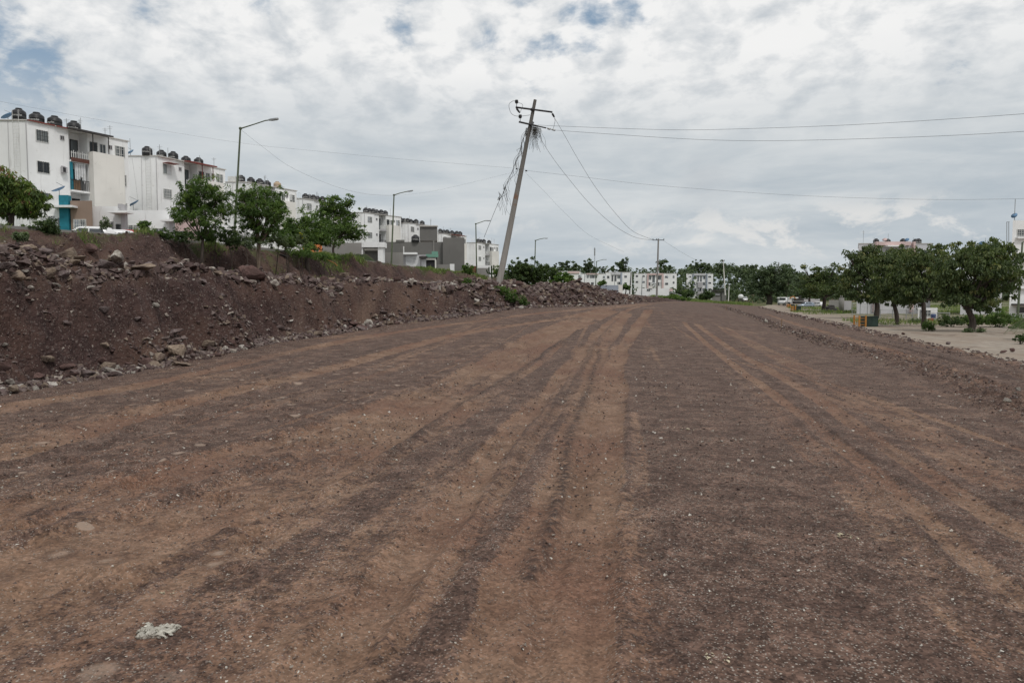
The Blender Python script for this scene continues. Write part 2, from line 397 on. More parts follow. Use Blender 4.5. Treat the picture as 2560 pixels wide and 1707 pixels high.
        v2 = s.n('ShaderNodeTexVoronoi'); s.l(P, v2.inputs['Vector']); v2.inputs['Scale'].default_value = 26
        sp2 = s.n('ShaderNodeSeparateColor'); s.l(v2.outputs[1], sp2.inputs[0])
        g2 = s.math('MULTIPLY', s.rng(v2.outputs[0], .45, .28), s.rng(sp2.outputs[0], .7, .78))
        col = s.mix(s.math('MULTIPLY', g2, .7), col, s.mix(sp2.outputs[1], (.085, .06, .055), (.27, .23, .20)))
        # weeds on the upper edge
        gm = s.math('MULTIPLY', s.attr('grass'), s.rng(s.noise(P, .9, 4, .6), .44, .56))
        col = s.mix(s.math('MULTIPLY', gm, .85), col, s.mix(s.rng(n3, .35, .65), (.040, .060, .018), (.085, .110, .038)))
        col = s.mix(s.math('MULTIPLY', s.attr('tr'), s.rng(n3, .3, .5, .5, .9)), col, (.20, .135, .10))
        s.l(col, b.inputs['Base Color'])
        h = s.math('ADD', s.math('MULTIPLY', n3, .7), s.math('MULTIPLY', n4, .25))
        h = s.math('ADD', h, s.math('MULTIPLY', s.vor(P, 9), -.7)); h = s.math('ADD', h, s.math('MULTIPLY', s.vor(P, 26), -.3))
        s.l(s.bump(h, 1.0, .07), b.inputs['Normal'])
    elif kind == 'sand':
        col = s.mix(s.rng(n2, .3, .7), (.235, .20, .165), (.34, .295, .245))
        col = s.mix(s.rng(n1, .42, .62), col, (.27, .22, .175))
        v = s.n('ShaderNodeMapping'); s.l(P, v.inputs[0]); v.inputs['Rotation'].default_value = (0, 0, R(28)); v.inputs['Scale'].default_value = (1.2, .06, 1)
        st = s.noise(v.outputs[0], 1.0, 4, .6)
        col = s.mix(s.math('MULTIPLY', s.rng(st, .50, .62), .6), col, (.18, .13, .10))
        col = s.mix(s.math('MULTIPLY', s.rng(s.noise(P, .8, 5, .7), .53, .66), .55), col, (.15, .115, .09))
        gm = s.math('MULTIPLY', s.attr('grass'), s.rng(s.noise(P, .35, 5, .65), .42, .52))
        col = s.mix(s.math('MULTIPLY', gm, .9), col, s.mix(s.rng(n2, .35, .65), (.05, .07, .02), (.12, .14, .05)))
        s.l(col, b.inputs['Base Color']); s.l(s.bump(s.math('ADD', n3, s.math('MULTIPLY', n2, .6)), .6, .05), b.inputs['Normal'])
    elif kind == 'field':
        col = s.mix(s.rng(n1, .42, .60), (.050, .070, .022), (.115, .125, .05))
        col = s.mix(s.rng(s.noise(P, .05, 4, .6), .5, .6), col, (.15, .09, .065))
        s.l(col, b.inputs['Base Color']); s.l(s.bump(n2, .6, .2), b.inputs['Normal'])
    elif kind == 'street':
        col = s.mix(s.rng(n2, .3, .7), (.20, .19, .175), (.27, .25, .23))
        s.l(col, b.inputs['Base Color'])
    return m
M_ROAD = dirt_mat('compacted_dirt', 'road'); M_BANK = dirt_mat('excavated_earth', 'bank'); M_SAND = dirt_mat('sandy_soil', 'sand')
M_FIELD = dirt_mat('grassy_earth', 'field'); M_STREET = dirt_mat('worn_concrete_paving', 'street')
V2 = 2560 / 2352.0
TRACKS = [  # (points in the 2352-wide view, width m, strength, rut depth)
    ([(0,935),(330,885),(640,815),(900,765),(1200,725),(1330,712)], .55, .9, .015),
    ([(0,1050),(400,935),(700,862),(1000,782),(1200,745),(1350,720),(1450,704)], .60, .9, .03),
    ([(0,1190),(450,1075),(800,975),(1050,872),(1200,792),(1330,732),(1480,699)], .85, .80, .03),
    ([(0,1330),(400,1195),(750,1055),(980,935),(1150,852),(1270,772),(1400,716)], .95, .85, .04),
    ([(0,1440),(330,1330),(650,1180),(900,1030),(1080,930)], .70, .55, .0),
    ([(700,1568),(980,1250),(1100,1090),(1230,940),(1320,830),(1400,742),(1500,698)], .32, .85, .03),
    ([(820,1568),(1060,1250),(1160,1100),(1270,950),(1350,820),(1415,742)], .24, .55, .0),
    ([(1130,1568),(1240,1250),(1310,1100),(1345,950),(1385,800),(1440,722)], .40, .85, .02),
    ([(1290,1568),(1340,1250),(1375,1100),(1400,950),(1430,800),(1490,712)], .42, 1.0, .03),
    ([(1420,1568),(1440,1300),(1450,1150)], .30, .45, .0),
    ([(1560,1568),(1520,1450),(1480,1250),(1470,1100),(1460,950)], .16, .4, .0),
    ([(2352,1395),(2120,1190),(1950,1040),(1800,925),(1650,812),(1570,740)], .20, .85, .015),
    ([(2352,1240),(2120,1085),(1960,975),(1800,870),(1650,782),(1600,745)], .24, .8, .015),
    ([(2352,1520),(2200,1380),(2060,1230),(1900,1060),(1750,930)], .35, .55, .0),
    ([(2300,1110),(2100,985),(1900,880),(1750,800),(1660,752)], .55, .50, .0),
    ([(2352,912),(2200,862),(2050,812),(1900,765),(1760,722)], .42, 1.0, .03),
    ([(2352,840),(2200,808),(2000,765),(1850,732)], .30, .35, .03),
    ([(2352,870),(2200,835),(2000,785)], .16, .3, .05),
    ([(1330,712),(1450,700),(1560,694)], .9, .5, .0),
]
DARKS = [([(0,1010),(350,925),(640,855),(900,795)], .10, .7), ([(300,905),(520,850),(700,815)], .08, .8),
    ([(620,1230),(900,1040),(1100,900)], .10, .0), ([(880,1060),(1060,930),(1220,830),(1330,760)], .09, .9), ([(1220,1330),(1290,1130),(1330,950),(1380,800)], .075, .9),
    ([(1180,1080),(1290,920),(1370,790)], .07, .7), ([(2300,1270),(2060,1095),(1880,960),(1740,850)], .05, .4), ([(2352,1165),(2180,1050)], .05, .4),
    ([(2200,1140),(2050,1035),(1930,950)], .06, .5), ([(2352,1480),(2180,1290),(2020,1130)], .06, .5),
    ([(2352,880),(2150,820),(1950,770)], .12, .8), ([(2352,860),(2200,825),(2050,785)], .10, .7)]
def unp(pts): return np.array([tuple(hit(x*V2, y*V2))[:2] for x, y in pts])
def sm_poly(P, n=5):
    P = np.array(P); out = []
    for i in range(len(P)-1):
        p0 = P[max(i-1,0)]; p1 = P[i]; p2 = P[i+1]; p3 = P[min(i+2,len(P)-1)]
        for k in range(n):
            t = k/n; out.append(.5*((2*p1)+(-p0+p2)*t+(2*p0-5*p1+4*p2-p3)*t*t+(-p0+3*p1-3*p2+p3)*t**3))
    out.append(P[-1]); return np.array(out)
def build_ground():
    a1 = np.linspace(-42, 42, 840); a0 = -42 - np.cumsum(np.linspace(.2, 6.6, 40)); a2 = 42 + np.cumsum(np.linspace(.2, 6.6, 40))
    a0 = a0[a0 > -179]; a2 = a2[a2 < 179]
    ang = np.concatenate([a0[::-1], a1, a2])
    r1 = np.exp(np.linspace(math.log(.9), math.log(95), 620)); r2 = np.exp(np.linspace(math.log(95.5), math.log(3500), 190))
    rad = np.concatenate([r1, r2])
    A, Rr = np.meshgrid(np.radians(ang), rad)
    X = np.sin(A)*Rr; Y = np.cos(A)*Rr
    Z_ = zones(X, Y); s, t, b, l = Z_
    Z = height(X, Y, True, Z_)
    # far hills rise behind everything
    d = np.hypot(X, Y); Z = Z + np.interp(d, [0, 350, 700, 1500, 3500], [0, 0, 4, 14, 10])
    tr = np.zeros(X.shape); rut = np.zeros(X.shape)
    jig = fbm(X, Y, 2.2, 3, 61) * .12 + fbm(X, Y, .2, 2, 62) * .05
    vis = (np.abs(A) < R(46)) & (Rr < 200)
    xv, yv, jv = X[vis], Y[vis], jig[vis]
    trv = np.zeros(xv.shape); rv = np.zeros(xv.shape); dkv = np.zeros(xv.shape)
    THIN = []
    rt = random.Random(12)
    for x0 in (-6.6, -5.9, -5.1, -4.5, -3.7, -3.1, -2.3, -1.55, -.95, -.3, 3.9, 4.5):
        ph = rt.uniform(0, 6); a = rt.uniform(.05, .35); L = rt.uniform(14, 44); y0 = rt.uniform(1.5, 9)
        THIN.append(([(x0 + .146*y + a*math.sin(y*.13 + ph) - (.0011*y*y if x0 > 0 else -.0006*y*y), y) for y in np.linspace(y0, y0 + L, 9)], rt.choice((.06, .08, .13, .2)), rt.uniform(.35, .8), rt.choice((.0, .008, .015))))
    for pts, w, k, dep in TRACKS + THIN:
        P = sm_poly(unp(pts) if (pts, w, k, dep) not in THIN else np.array(pts)); dd = sdist(P, xv, yv) + jv*(1 if w > .25 else .4)
        g = 1 - sstep(w*.42, w*.72, np.abs(dd))
        mod = np.clip(.95 + fbm(xv, yv, 3.5, 3, 71) * .9, .5, 1)
        trv = np.maximum(trv, g * k * mod)
        if dep: rv -= g * dep; rv += np.exp(-((np.abs(dd) - w*.62)/.09)**2) * dep * .9
    for pts, w, k in DARKS:
        if k == 0: continue
        P = sm_poly(unp(pts)); dd = sdist(P, xv, yv) + jv*.7
        g = np.exp(-(dd/w)**2); dkv = np.maximum(dkv, g*k); rv += g*.03*(.5 + fbm(xv, yv, .3, 2, 90))
    # broad dusty area on the left half of the road
    dusty = np.clip(sstep(1.0, -2.5, xv + .02*yv) * sstep(-9.3, -7.5, xv) * .24 + fbm(xv, yv, 3.0, 3, 81) * .36 + fbm((xv - .146*yv)*1.0, yv*.05, .55, 3, 83) * .55, 0, .62)
    trv = np.maximum(trv, dusty)
    terr = sstep(3.2, 4.4, s[vis]) * sstep(-4.0, -5.2, t[vis]) * sstep(33, 38, yv) * sstep(120, 90, yv)
    trv = np.maximum(trv, terr)
    trv = trv * (1 - .85*np.exp(-((b[vis] + .05) / .55) ** 2))
    tr[vis] = trv; dk = np.zeros(X.shape); dk[vis] = dkv
    # pad-foot dents as geometry too
    Z = Z.copy(); zz = Z[vis]; zz += rv * ((s[vis] < -.3) & (l[vis] > .3)); 
    padm = sstep(-.8, -1.6, X + .03*Y) * sstep(-8.2, -6.8, X) * sstep(24, 15, Y) * sstep(2.0, 4.0, Y)
    rs = np.random.default_rng(5); 
    pv = padm[vis]
    for i in range(260):
        cx, cy = rs.uniform(-7.5, -1.5), rs.uniform(4, 17)
        rr = rs.uniform(.07, .16); m = (np.abs(xv-cx) < .5) & (np.abs(yv-cy) < .5)
        if not m.any(): continue
        q = np.hypot(xv[m]-cx, (yv[m]-cy)*.8); zz[m] += (-.035*np.exp(-(q/rr)**4) + .012*np.exp(-((q-rr*1.5)/(rr*.4))**2)) * pv[m]
    Z[vis] = zz
    n, k = X.shape
    V = np.stack([X.ravel(), Y.ravel(), Z.ravel()], 1)
    idx = np.arange(n*k).reshape(n, k)
    Fq = np.stack([idx[:-1, :-1], idx[:-1, 1:], idx[1:, 1:], idx[1:, :-1]], -1).reshape(-1, 4)[:, ::-1]
    def fa(a): return ((a[:-1, :-1] + a[1:, 1:]) / 2).ravel()
    # ragged edges between the grounds
    w_ = fbm(X, Y, .8, 3, 41) * .5
    fs, ft, fl, fy, fb = fa(s + w_*.6), fa(t), fa(l + w_*.8), fa(Y), fa(b)
    street = ((ft > 0) & (ft < 10) & (fy < 170) & (fy > -30))
    bank = (fs > 0) & (ft <= 0) & (fy < 150)
    field = (fy > 135) & ~street & ~((fl < 0) & (fy < 230)) | (ft >= 10)
    lot = (fl < 0) & ~field & ~street & ~bank
    road = ~(street | bank | field | lot)
    attrs = dict(tr=tr, dk=dk, pad=padm, top=sstep(2.1, 3.6, s) * sstep(-5.0, -8, t) , grass=np.maximum(sstep(-1.8, -.5, t), sstep(-6, -14, l) * sstep(60, 110, Y)))
    for nm, mk, mt in (('dirt_road', road, M_ROAD), ('earth_bank', bank, M_BANK), ('sandy_ground', lot, M_SAND), ('street', street, M_STREET), ('field', field, M_FIELD)):
        f = Fq[mk]
        if not len(f): continue
        u, inv = np.unique(f, return_inverse=True)
        me = np_mesh(nm, V[u], inv.reshape(f.shape), mt, True, {q: a.ravel()[u] for q, a in attrs.items()})
        o = link(nm, me); tag(o, kind='structure')
build_ground()
# ================================================================== rocks
def rock_mat(name, c1, c2, dirt=(.07, .045, .04)):
    m, nt, b, o = newmat(name); s = NT(nt)
    tc = s.n('ShaderNodeTexCoord').outputs['Object']; oi = s.n('ShaderNodeObjectInfo').outputs['Random']
    n = s.noise(tc, 2.6, 5, .65, .4); n2 = s.noise(tc, 11, 4, .7)
    col = s.mix(s.rng(n, .35, .65), c1, c2)
    col = s.mix(s.math('MULTIPLY', s.rng(n2, .5, .68), .6), col, tuple(q*1.5 for q in c2))
    g = s.n('ShaderNodeNewGeometry'); sp = s.n('ShaderNodeSeparateXYZ'); s.l(g.outputs['Position'], sp.inputs[0])
    col = s.mix(s.math('MULTIPLY', s.rng(s.noise(tc, 1.3, 3), .5, .62), .7), col, dirt)
    br = s.math('ADD', .75, s.math('MULTIPLY', oi, .5))
    mm = s.n('ShaderNodeMix', data_type='RGBA', blend_type='MULTIPLY'); mm.inputs[0].default_value = 1; s.l(col, mm.inputs[6]); s.l(br, mm.inputs[7])
    s.l(mm.outputs[2], b.inputs['Base Color']); b.inputs['Roughness'].default_value = .9; b.inputs['Specular IOR Level'].default_value = .2
    s.l(s.bump(s.math('ADD', n, n2), .7, .06), b.inputs['Normal']); return m
RM = [rock_mat('purple_grey_rock', (.105, .080, .078), (.175, .140, .132)), rock_mat('tan_rock', (.17, .125, .095), (.27, .215, .165)),
      rock_mat('dark_red_rock', (.085, .050, .044), (.135, .085, .075)), rock_mat('pale_rock', (.26, .235, .20), (.40, .37, .33))]
def hull_rock(seed, flat=.7):
    rr = random.Random(seed); bm = bmesh.new()
    for i in range(16):
        v = Vector((rr.gauss(0, 1), rr.gauss(0, 1), rr.gauss(0, 1))).normalized() * rr.uniform(.42, .55)
        bm.verts.new((v.x * rr.uniform(.95, 1.15), v.y * .85, v.z * flat))
    r = bmesh.ops.convex_hull(bm, input=bm.verts); 
    bmesh.ops.delete(bm, geom=[e for e in r['geom_interior'] if isinstance(e, bmesh.types.BMVert)], context='VERTS')
    bmesh.ops.bevel(bm, geom=list(bm.edges), offset=.035, segments=1, affect='EDGES', clamp_overlap=True)
    bmesh.ops.subdivide_edges(bm, edges=[e for e in bm.edges if e.calc_length() > .2], cuts=2, use_grid_fill=True)
    for v in bm.verts: v.co += Vector((rr.gauss(0, 1), rr.gauss(0, 1), rr.gauss(0, 1))) * .010
    bmesh.ops.recalc_face_normals(bm, faces=bm.faces)
    return bm
ROCKS = []
for mi, mt in enumerate(RM):
    L = []
    for k in range(5):
        bm = hull_rock(100 + mi*17 + k, (.7, .55, .8, .45, .65)[k]); me = bpy.data.meshes.new('rock'); bm.to_mesh(me); bm.free(); me.materials.append(mt); L.append(me)
    ROCKS.append(L)
def rock(p, size, mi, k=None, sink=.2, name='rock', label=None, cat='rock', group=None, sc=(1, 1, 1), rot=None):
    rr = random
    o = link(name, ROCKS[mi][rr.randrange(5) if k is None else k]); o.location = (p[0], p[1], p[2] + size*.35*sc[2]*(1 - sink*2))
    o.scale = (size*sc[0]*rr.uniform(.85, 1.25), size*sc[1]*rr.uniform(.8, 1.1), size*sc[2]*rr.uniform(.75, 1.05))
    o.rotation_euler = rot or (rr.uniform(-.35, .35), rr.uniform(-.35, .35), rr.uniform(0, 6.28))
    return tag(o, label, cat, group)
def pxsize(px, Y): return px * Y / F
# the boulders the photograph singles out: (px, py, width px, material, label)
BIG = [(632, 706, 66, 2, 'largest dark boulder with a shadowed hollow, on top of the lower bank', .85), (862, 700, 38, 1, 'rounded tan boulder alone on the crest beside the upper dirt track', .9),
    (358, 690, 62, 1, 'flat-topped tan slab half buried in the crest of the bank', .45), (683, 717, 30, 3, 'pale rounded stone right of the largest boulder', .8),
    (545, 690, 26, 1, 'small round tan stone on the crest, left of the largest boulder', .8), (588, 696, 24, 1, 'yellowish stone touching the left side of the largest boulder', .8),
    (17, 680, 66, 0, 'long slab jutting from the bank at the left edge', .45), (38, 705, 45, 1, 'tilted wedge of rock below the jutting slab', .55), (113, 640, 44, 0, 'broad grey rock on the rubble slope above the left bank', .7),
    (165, 652, 52, 2, 'long dark red block leaning downhill on the rubble slope', .55), (228, 646, 38, 2, 'peaked reddish boulder at the top of the rubble slope', .8), (52, 642, 26, 1, 'orange-tinted stone among the rubble near the left edge', .8),
    (76, 738, 26, 3, 'pale angular stone lying alone on the dark bank face', .8), (118, 925, 50, 1, 'greenish tan boulder at the foot of the bank', .7), (168, 928, 52, 2, 'dark brown boulder next to the greenish one at the foot of the bank', .6),
    (10, 930, 42, 2, 'rounded brown boulder at the foot of the bank, cut by the left edge', .8), (255, 920, 28, 2, 'round red-brown stone at the foot of the bank', .85), (458, 915, 44, 1, 'flat tan slab lying on the road edge at the foot of the bank', .4),
    (12, 875, 28, 3, 'pale grey rock low on the bank at the left edge', .7), (25, 966, 26, 3, 'grey cube-like stone standing out onto the road at the left edge', .9), (262, 892, 26, 1, 'square stone just above the bank foot', .8),
    (415, 893, 26, 1, 'light angular rock in the scree under the bank', .7), (530, 862, 24, 1, 'yellow-grey stone in the scree at the bank foot', .7), (935, 800, 22, 1, 'tan rock at the bank foot below the upper track', .7), (960, 804, 22, 0, 'grey rock beside the tan one at the bank foot', .7),
    (700, 826, 24, 0, 'purplish boulder low on the bank face', .9), (1452, 735, 18, 1, 'rounded boulder on the far end of the rubble ridge', .8), (1298, 722, 20, 2, 'reddish boulder beside the leaning pole', .9), (918, 694, 18, 0, 'squarish stone on the crest right of the rounded tan boulder', 1.0),
    (992, 706, 20, 2, 'dark red rock on the crest in the middle of the bank', .8), (1030, 707, 16, 3, 'cream stone on the crest in the middle of the bank', .9), (1150, 713, 34, 1, 'flat tan rock on the crest left of the leaning pole', .4)]
for (px, py, w, mi, lb, fl) in BIG:
    p = hit(px, py); rock(p, pxsize(w, p.y)*.92, mi, name='boulder', label=lb, cat='boulder', sc=(1, .85, fl*1.35), rot=(random.uniform(-.15, .15), random.uniform(-.15, .15), random.uniform(-.4, .4)), sink=.12)
def scatter(n, path_s, yr, size, group, label, mats=(0, 0, 1, 2, 2, 3), name='rock', minpx=5):
    c = 0; tries = 0
    while c < n and tries < n*60:
        tries += 1
        Y = math.exp(random.uniform(math.log(yr[0]), math.log(yr[1]))); s = random.uniform(*path_s)
        # walk left from the toe line
        i = max(j for j in range(len(TOE)-1) if TOE[j][1] <= Y)
        (ax, ay), (bx, by) = TOE[i], TOE[i+1]; t = (Y-ay)/(by-ay); x = ax + (bx-ax)*t; dx, dy = bx-ax, by-ay; L = math.hypot(dx, dy)
        X, Y2 = x - dy/L*s, Y + dx/L*s
        if abs(X / Y2) > .80: continue
        sz = size[0] * (size[1]/size[0]) ** (random.random()**1.7)
        p = Vector((X, Y2, H(X, Y2)))
        if sz*F/Y2 < minpx: continue
        rock(p, sz, random.choice(mats), group=group, label=label, name=name, sink=random.uniform(0, .5)); c += 1
scatter(75, (-.5, .5), (12, 40), (.16, .6), 'fallen rocks along the foot of the bank', 'angular fallen rock among many at the foot of the dark earth bank', minpx=8)
scatter(75, (2.0, 3.4), (13, 44), (.22, .75), 'rocks along the crest of the lower bank', 'rock in the loose row along the crest of the lower earth bank', (0, 1, 1, 2, 3), minpx=8)
scatter(75, (3.2, 9), (14, 32), (.32, 1.05), 'rocks on the rubble slope above the lower bank', 'rock lying in the rubble slope between the lower bank and the street', (0, 1, 1, 2, 3), minpx=8)
scatter(35, (.5, 2.1), (13, 38), (.14, .42), 'stones stuck in the dark bank face', 'stone embedded in the steep dark face of the lower bank', (0, 0, 2, 3), minpx=7)
scatter(40, (-.2, 2.6), (42, 66), (.25, .6), 'rocks of the ridge beyond the leaning pole', 'rock in the rubble ridge that runs beyond the leaning pole', (0, 1, 2), minpx=6)
# small stuff ---------------------------------------------------------
def pebble_templates(n=6, seed=3):
    T = []
    for k in range(n):
        rr = random.Random(seed*50 + k); bm = bmesh.new()
        for i in range(8):
            v = Vector((rr.gauss(0, 1), rr.gauss(0, 1), rr.gauss(0, 1))).normalized() * .5; bm.verts.new((v.x, v.y*.85, v.z*.65))
        r = bmesh.ops.convex_hull(bm, input=bm.verts); bmesh.ops.triangulate(bm, faces=bm.faces)
        bmesh.ops.recalc_face_normals(bm, faces=bm.faces)
        bm.verts.ensure_lookup_table(); V = np.array([v.co[:] for v in bm.verts]); Fc = np.array([[v.index for v in f.verts] for f in bm.faces]); bm.free(); T.append((V, Fc))
    return T
PT = pebble_templates()
def pebbles(X, Y, S, Zoff=.15, flat=1.0, seed=1):
    rs = np.random.default_rng(seed); Z = height(X, Y); Vs, Fs, At = [], [], []; off = 0; kk = rs.integers(0, len(PT), len(X))
    for k, (V, Fc) in enumerate(PT):
        m = kk == k; n = m.sum()
        if n == 0: continue
        a = rs.uniform(0, 6.28, n); b = rs.uniform(-.6, .6, n); ca, sa, cb, sb = np.cos(a), np.sin(a), np.cos(b), np.sin(b)
        sc = S[m][:, None, None] * rs.uniform(.7, 1.3, (n, 1, 3)); P = V[None] * sc; P[:, :, 2] *= flat
        y = P[..., 1]*cb[:, None] - P[..., 2]*sb[:, None]; z = P[..., 1]*sb[:, None] + P[..., 2]*cb[:, None]
        x = P[..., 0]*ca[:, None] - y*sa[:, None]; y2 = P[..., 0]*sa[:, None] + y*ca[:, None]
        Q = np.stack([x + X[m][:, None], y2 + Y[m][:, None], z + (Z[m] + S[m]*Zoff)[:, None]], -1)
        Vs.append(Q.reshape(-1, 3)); Fs.append((Fc[None] + (np.arange(n)*len(V))[:, None, None] + off).reshape(-1, 3)); off += n*len(V)
        At.append(np.repeat(rs.random(n), len(V)))
    return np.concatenate(Vs), np.concatenate(Fs), np.concatenate(At)
def grit_mat(name, ramp):
    m, nt, b, o = newmat(name); s = NT(nt); a = s.attr('tint')
    r = s.n('ShaderNodeValToRGB'); s.l(a, r.inputs[0]); r.color_ramp.interpolation = 'CONSTANT'
    e = r.color_ramp.elements; e[0].position = 0; e[0].color = (*ramp[0][1], 1); e[1].position = ramp[1][0]; e[1].color = (*ramp[1][1], 1)
    for p, c in ramp[2:]: q = e.new(p); q.color = (*c, 1)
    P = s.n('ShaderNodeNewGeometry').outputs['Position']
    s.l(s.mix(s.math('MULTIPLY', s.rng(s.noise(P, 30, 3), .4, .65), .5), r.outputs[0], (.085, .06, .052)), b.inputs['Base Color']); b.inputs['Roughness'].default_value = .92
    b.inputs['Specular IOR Level'].default_value = .2
    return m
G_BANK = grit_mat('bank_rubble', [(0, (.085, .058, .054)), (.30, (.125, .092, .086)), (.55, (.165, .13, .12)), (.74, (.20, .155, .12)), (.88, (.30, .26, .225)), (.965, (.42, .39, .35))])
G_ROAD = grit_mat('road_grit', [(0, (.075, .052, .045)), (.35, (.12, .088, .075)), (.58, (.175, .14, .12)), (.72, (.26, .225, .19)), (.86, (.40, .36, .31)), (.955, (.56, .53, .47))])
def toe_xy(Y, s):
    x = np.interp(Y, TOE[:, 1], TOE[:, 0]); x2 = np.interp(Y + .5, TOE[:, 1], TOE[:, 0]); dx = x2 - x; L = np.hypot(dx, .5)
    return x - .5/L*s, Y + dx/L*s
def make_rubble():
    rs = np.random.default_rng(21); XS, YS, SS = [], [], []
    def add(n, sr, yr, sz, pw=2.2):
        Y = np.exp(rs.uniform(math.log(yr[0]), math.log(yr[1]), n)); s = rs.uniform(sr[0], sr[1], n)
        x, y = toe_xy(Y, s); S = sz[0] + (sz[1]-sz[0]) * rs.random(n)**pw * np.clip(Y/22, .7, 2.0); XS.append(x); YS.append(y); SS.append(S)
    add(7000, (-.45, .6), (10, 62), (.03, .24)); add(4500, (.3, 2.3), (10, 60), (.02, .20), 3.5); add(9000, (1.9, 3.4), (11, 66), (.04, .34)); add(2600, (1.9, 3.6), (11, 40), (.10, .48), 1.7); add(1500, (-.4, .4), (11, 40), (.08, .34), 1.8)
    add(12000, (3.3, 12), (11, 40), (.04, .36)); add(2200, (3.2, 8), (12, 32), (.12, .55), 1.8); add(9000, (.5, 8), (40, 78), (.06, .34)); add(2500, (-1.4, -.3), (10, 50), (.012, .05))
    # upper bank
    n = 4200; Y = rs.uniform(22, 110, n); t = -rs.uniform(.3, 4, n); x = np.interp(Y, CURB[:, 1], CURB[:, 0]); XS.append(x - t*.9); YS.append(Y); SS.append(.04 + .2*rs.random(n)**2.5)
    X = np.concatenate(XS); Y = np.concatenate(YS); S = np.concatenate(SS); ss_ = sdist(TOE, X, Y); m = (sdist(CURB, X, Y) < -.3) & ~((ss_ > 3.6) & (X/Y < .0) & (Y > 37) & (rs.random(len(X)) < .93) & (sdist(CURB, X, Y) < -3.4)); X, Y, S = X[m], Y[m], S[m]
    V, Fc, A = pebbles(X, Y, S, .1, seed=4); o = link('rubble', np_mesh('rubble', V, Fc, G_BANK, False, {'tint': A}))
    tag(o, 'loose stones and broken rock covering the earth bank', 'rubble', kind='stuff')
    # berm right
    XS, YS, SS = [], [], []
    n = 9000; Y = np.exp(rs.uniform(math.log(6), math.log(85), n)); x = np.interp(Y, BERM[:, 1], BERM[:, 0]) + .05 + rs.normal(0, .26, n)
    XS.append(x); YS.append(Y); SS.append((.015 + .085*rs.random(n)**3.2) * np.clip(Y/20, .6, 1.8))
    n = 2500; Y = np.exp(rs.uniform(math.log(12), math.log(120), n)); x = np.interp(Y, LOTL[:, 1], LOTL[:, 0]) + rs.normal(0, .4, n)
    XS.append(x); YS.append(Y); SS.append((.03 + .16*rs.random(n)**3.5) * np.clip(Y/30, .8, 1.8))
    V, Fc, A = pebbles(np.concatenate(XS), np.concatenate(YS), np.concatenate(SS), .15, seed=9)
    o = link('gravel_berm', np_mesh('gravel_berm', V, Fc, G_BANK, False, {'tint': A})); tag(o, 'low line of broken stones along the right side of the dirt road', 'gravel', kind='stuff')
    # road grit
    n = 70000; Y = 2.2 * (26/2.2) ** (rs.random(n)**.85); r = rs.uniform(-.8, .8, n); X = r*Y
    dn = fbm(X, Y, 1.6, 3, 33) + fbm(X, Y, .4, 2, 34)*.6
    S = .004 + .028*rs.random(n)**5 + .005*rs.random(n)
    S *= np.clip(Y/5, .7, 1.7)
    m = (sdist(TOE, X, Y) < -.2) & (sdist(LOTL, X, Y) > .3) & (dn > rs.uniform(-.55, .35, n)); X, Y, S = X[m], Y[m], S[m]
    V, Fc, A = pebbles(X, Y, S, .1, .8, seed=14)
    o = link('road_gravel', np_mesh('road_gravel', V, Fc, G_ROAD, False, {'tint': A})); tag(o, 'fine gravel scattered over the compacted dirt road', 'gravel', kind='stuff')
make_rubble()
# pale lumps lying on the road
M_LIME = rock_mat('white_lime', (.27, .25, .21), (.50, .48, .42), (.14, .11, .09)); M_PALE = rock_mat('cream_stone', (.40, .35, .25), (.55, .49, .36), (.20, .15, .12))
def crumbs(px, py, n, spread, sz, mat, seed):
    c = hit(px, py); rr = random.Random(seed); V, Fs = [], []; off = 0
    for i in range(n):
        T, Fc = PT[rr.randrange(6)]; s = sz[0] + (sz[1]-sz[0])*rr.random()**2.5; x = max(-1.7, min(1.7, rr.gauss(0, 1)))*spread*1.3; y = max(-1.7, min(1.7, rr.gauss(0, 1)))*spread
        Q = T * np.array([1, 1, .9]) * s + np.array([x, y, H(c.x+x, c.y+y) - c.z + s*.2]); V.append(Q); Fs.append(Fc + off); off += len(T)
    return c, np_mesh('lump', np.concatenate(V), np.concatenate(Fs), mat)
c, me = crumbs(395, 1582, 240, .036, (.007, .060), M_LIME, 5); tag(link('lime_clod', me, loc=c), 'crumbled white lime clod on the dark dirt in the lower left of the road', 'clod')
for (px, py, n, sp, sz, lb) in ((2118, 1343, 16, .028, (.012, .05), 'cream broken stone flake on the right half of the road'), (1710, 1073, 8, .05, (.02, .06), 'cream stone chips in the middle of the road'), (425, 1484, 8, .025, (.01, .04), 'small yellowish flake of stone left of centre near the lime clod'),
        (515, 1362, 12, .035, (.01, .035), 'pale chips on the road above the lime clod'), (985, 1150, 14, .05, (.01, .04), 'white chips left of the middle wheel track'), (1785, 1648, 10, .03, (.01, .03), 'creamy flakes at the lower edge of the picture'), (985, 811, 10, .12, (.05, .12), 'white scrap at the foot of the bank left of the leaning pole')):
    c, me = crumbs(px, py, n, sp, sz, M_LIME if 'white' in lb else M_PALE, px); tag(link('stone_chips', me, loc=c), lb, kind='stuff')
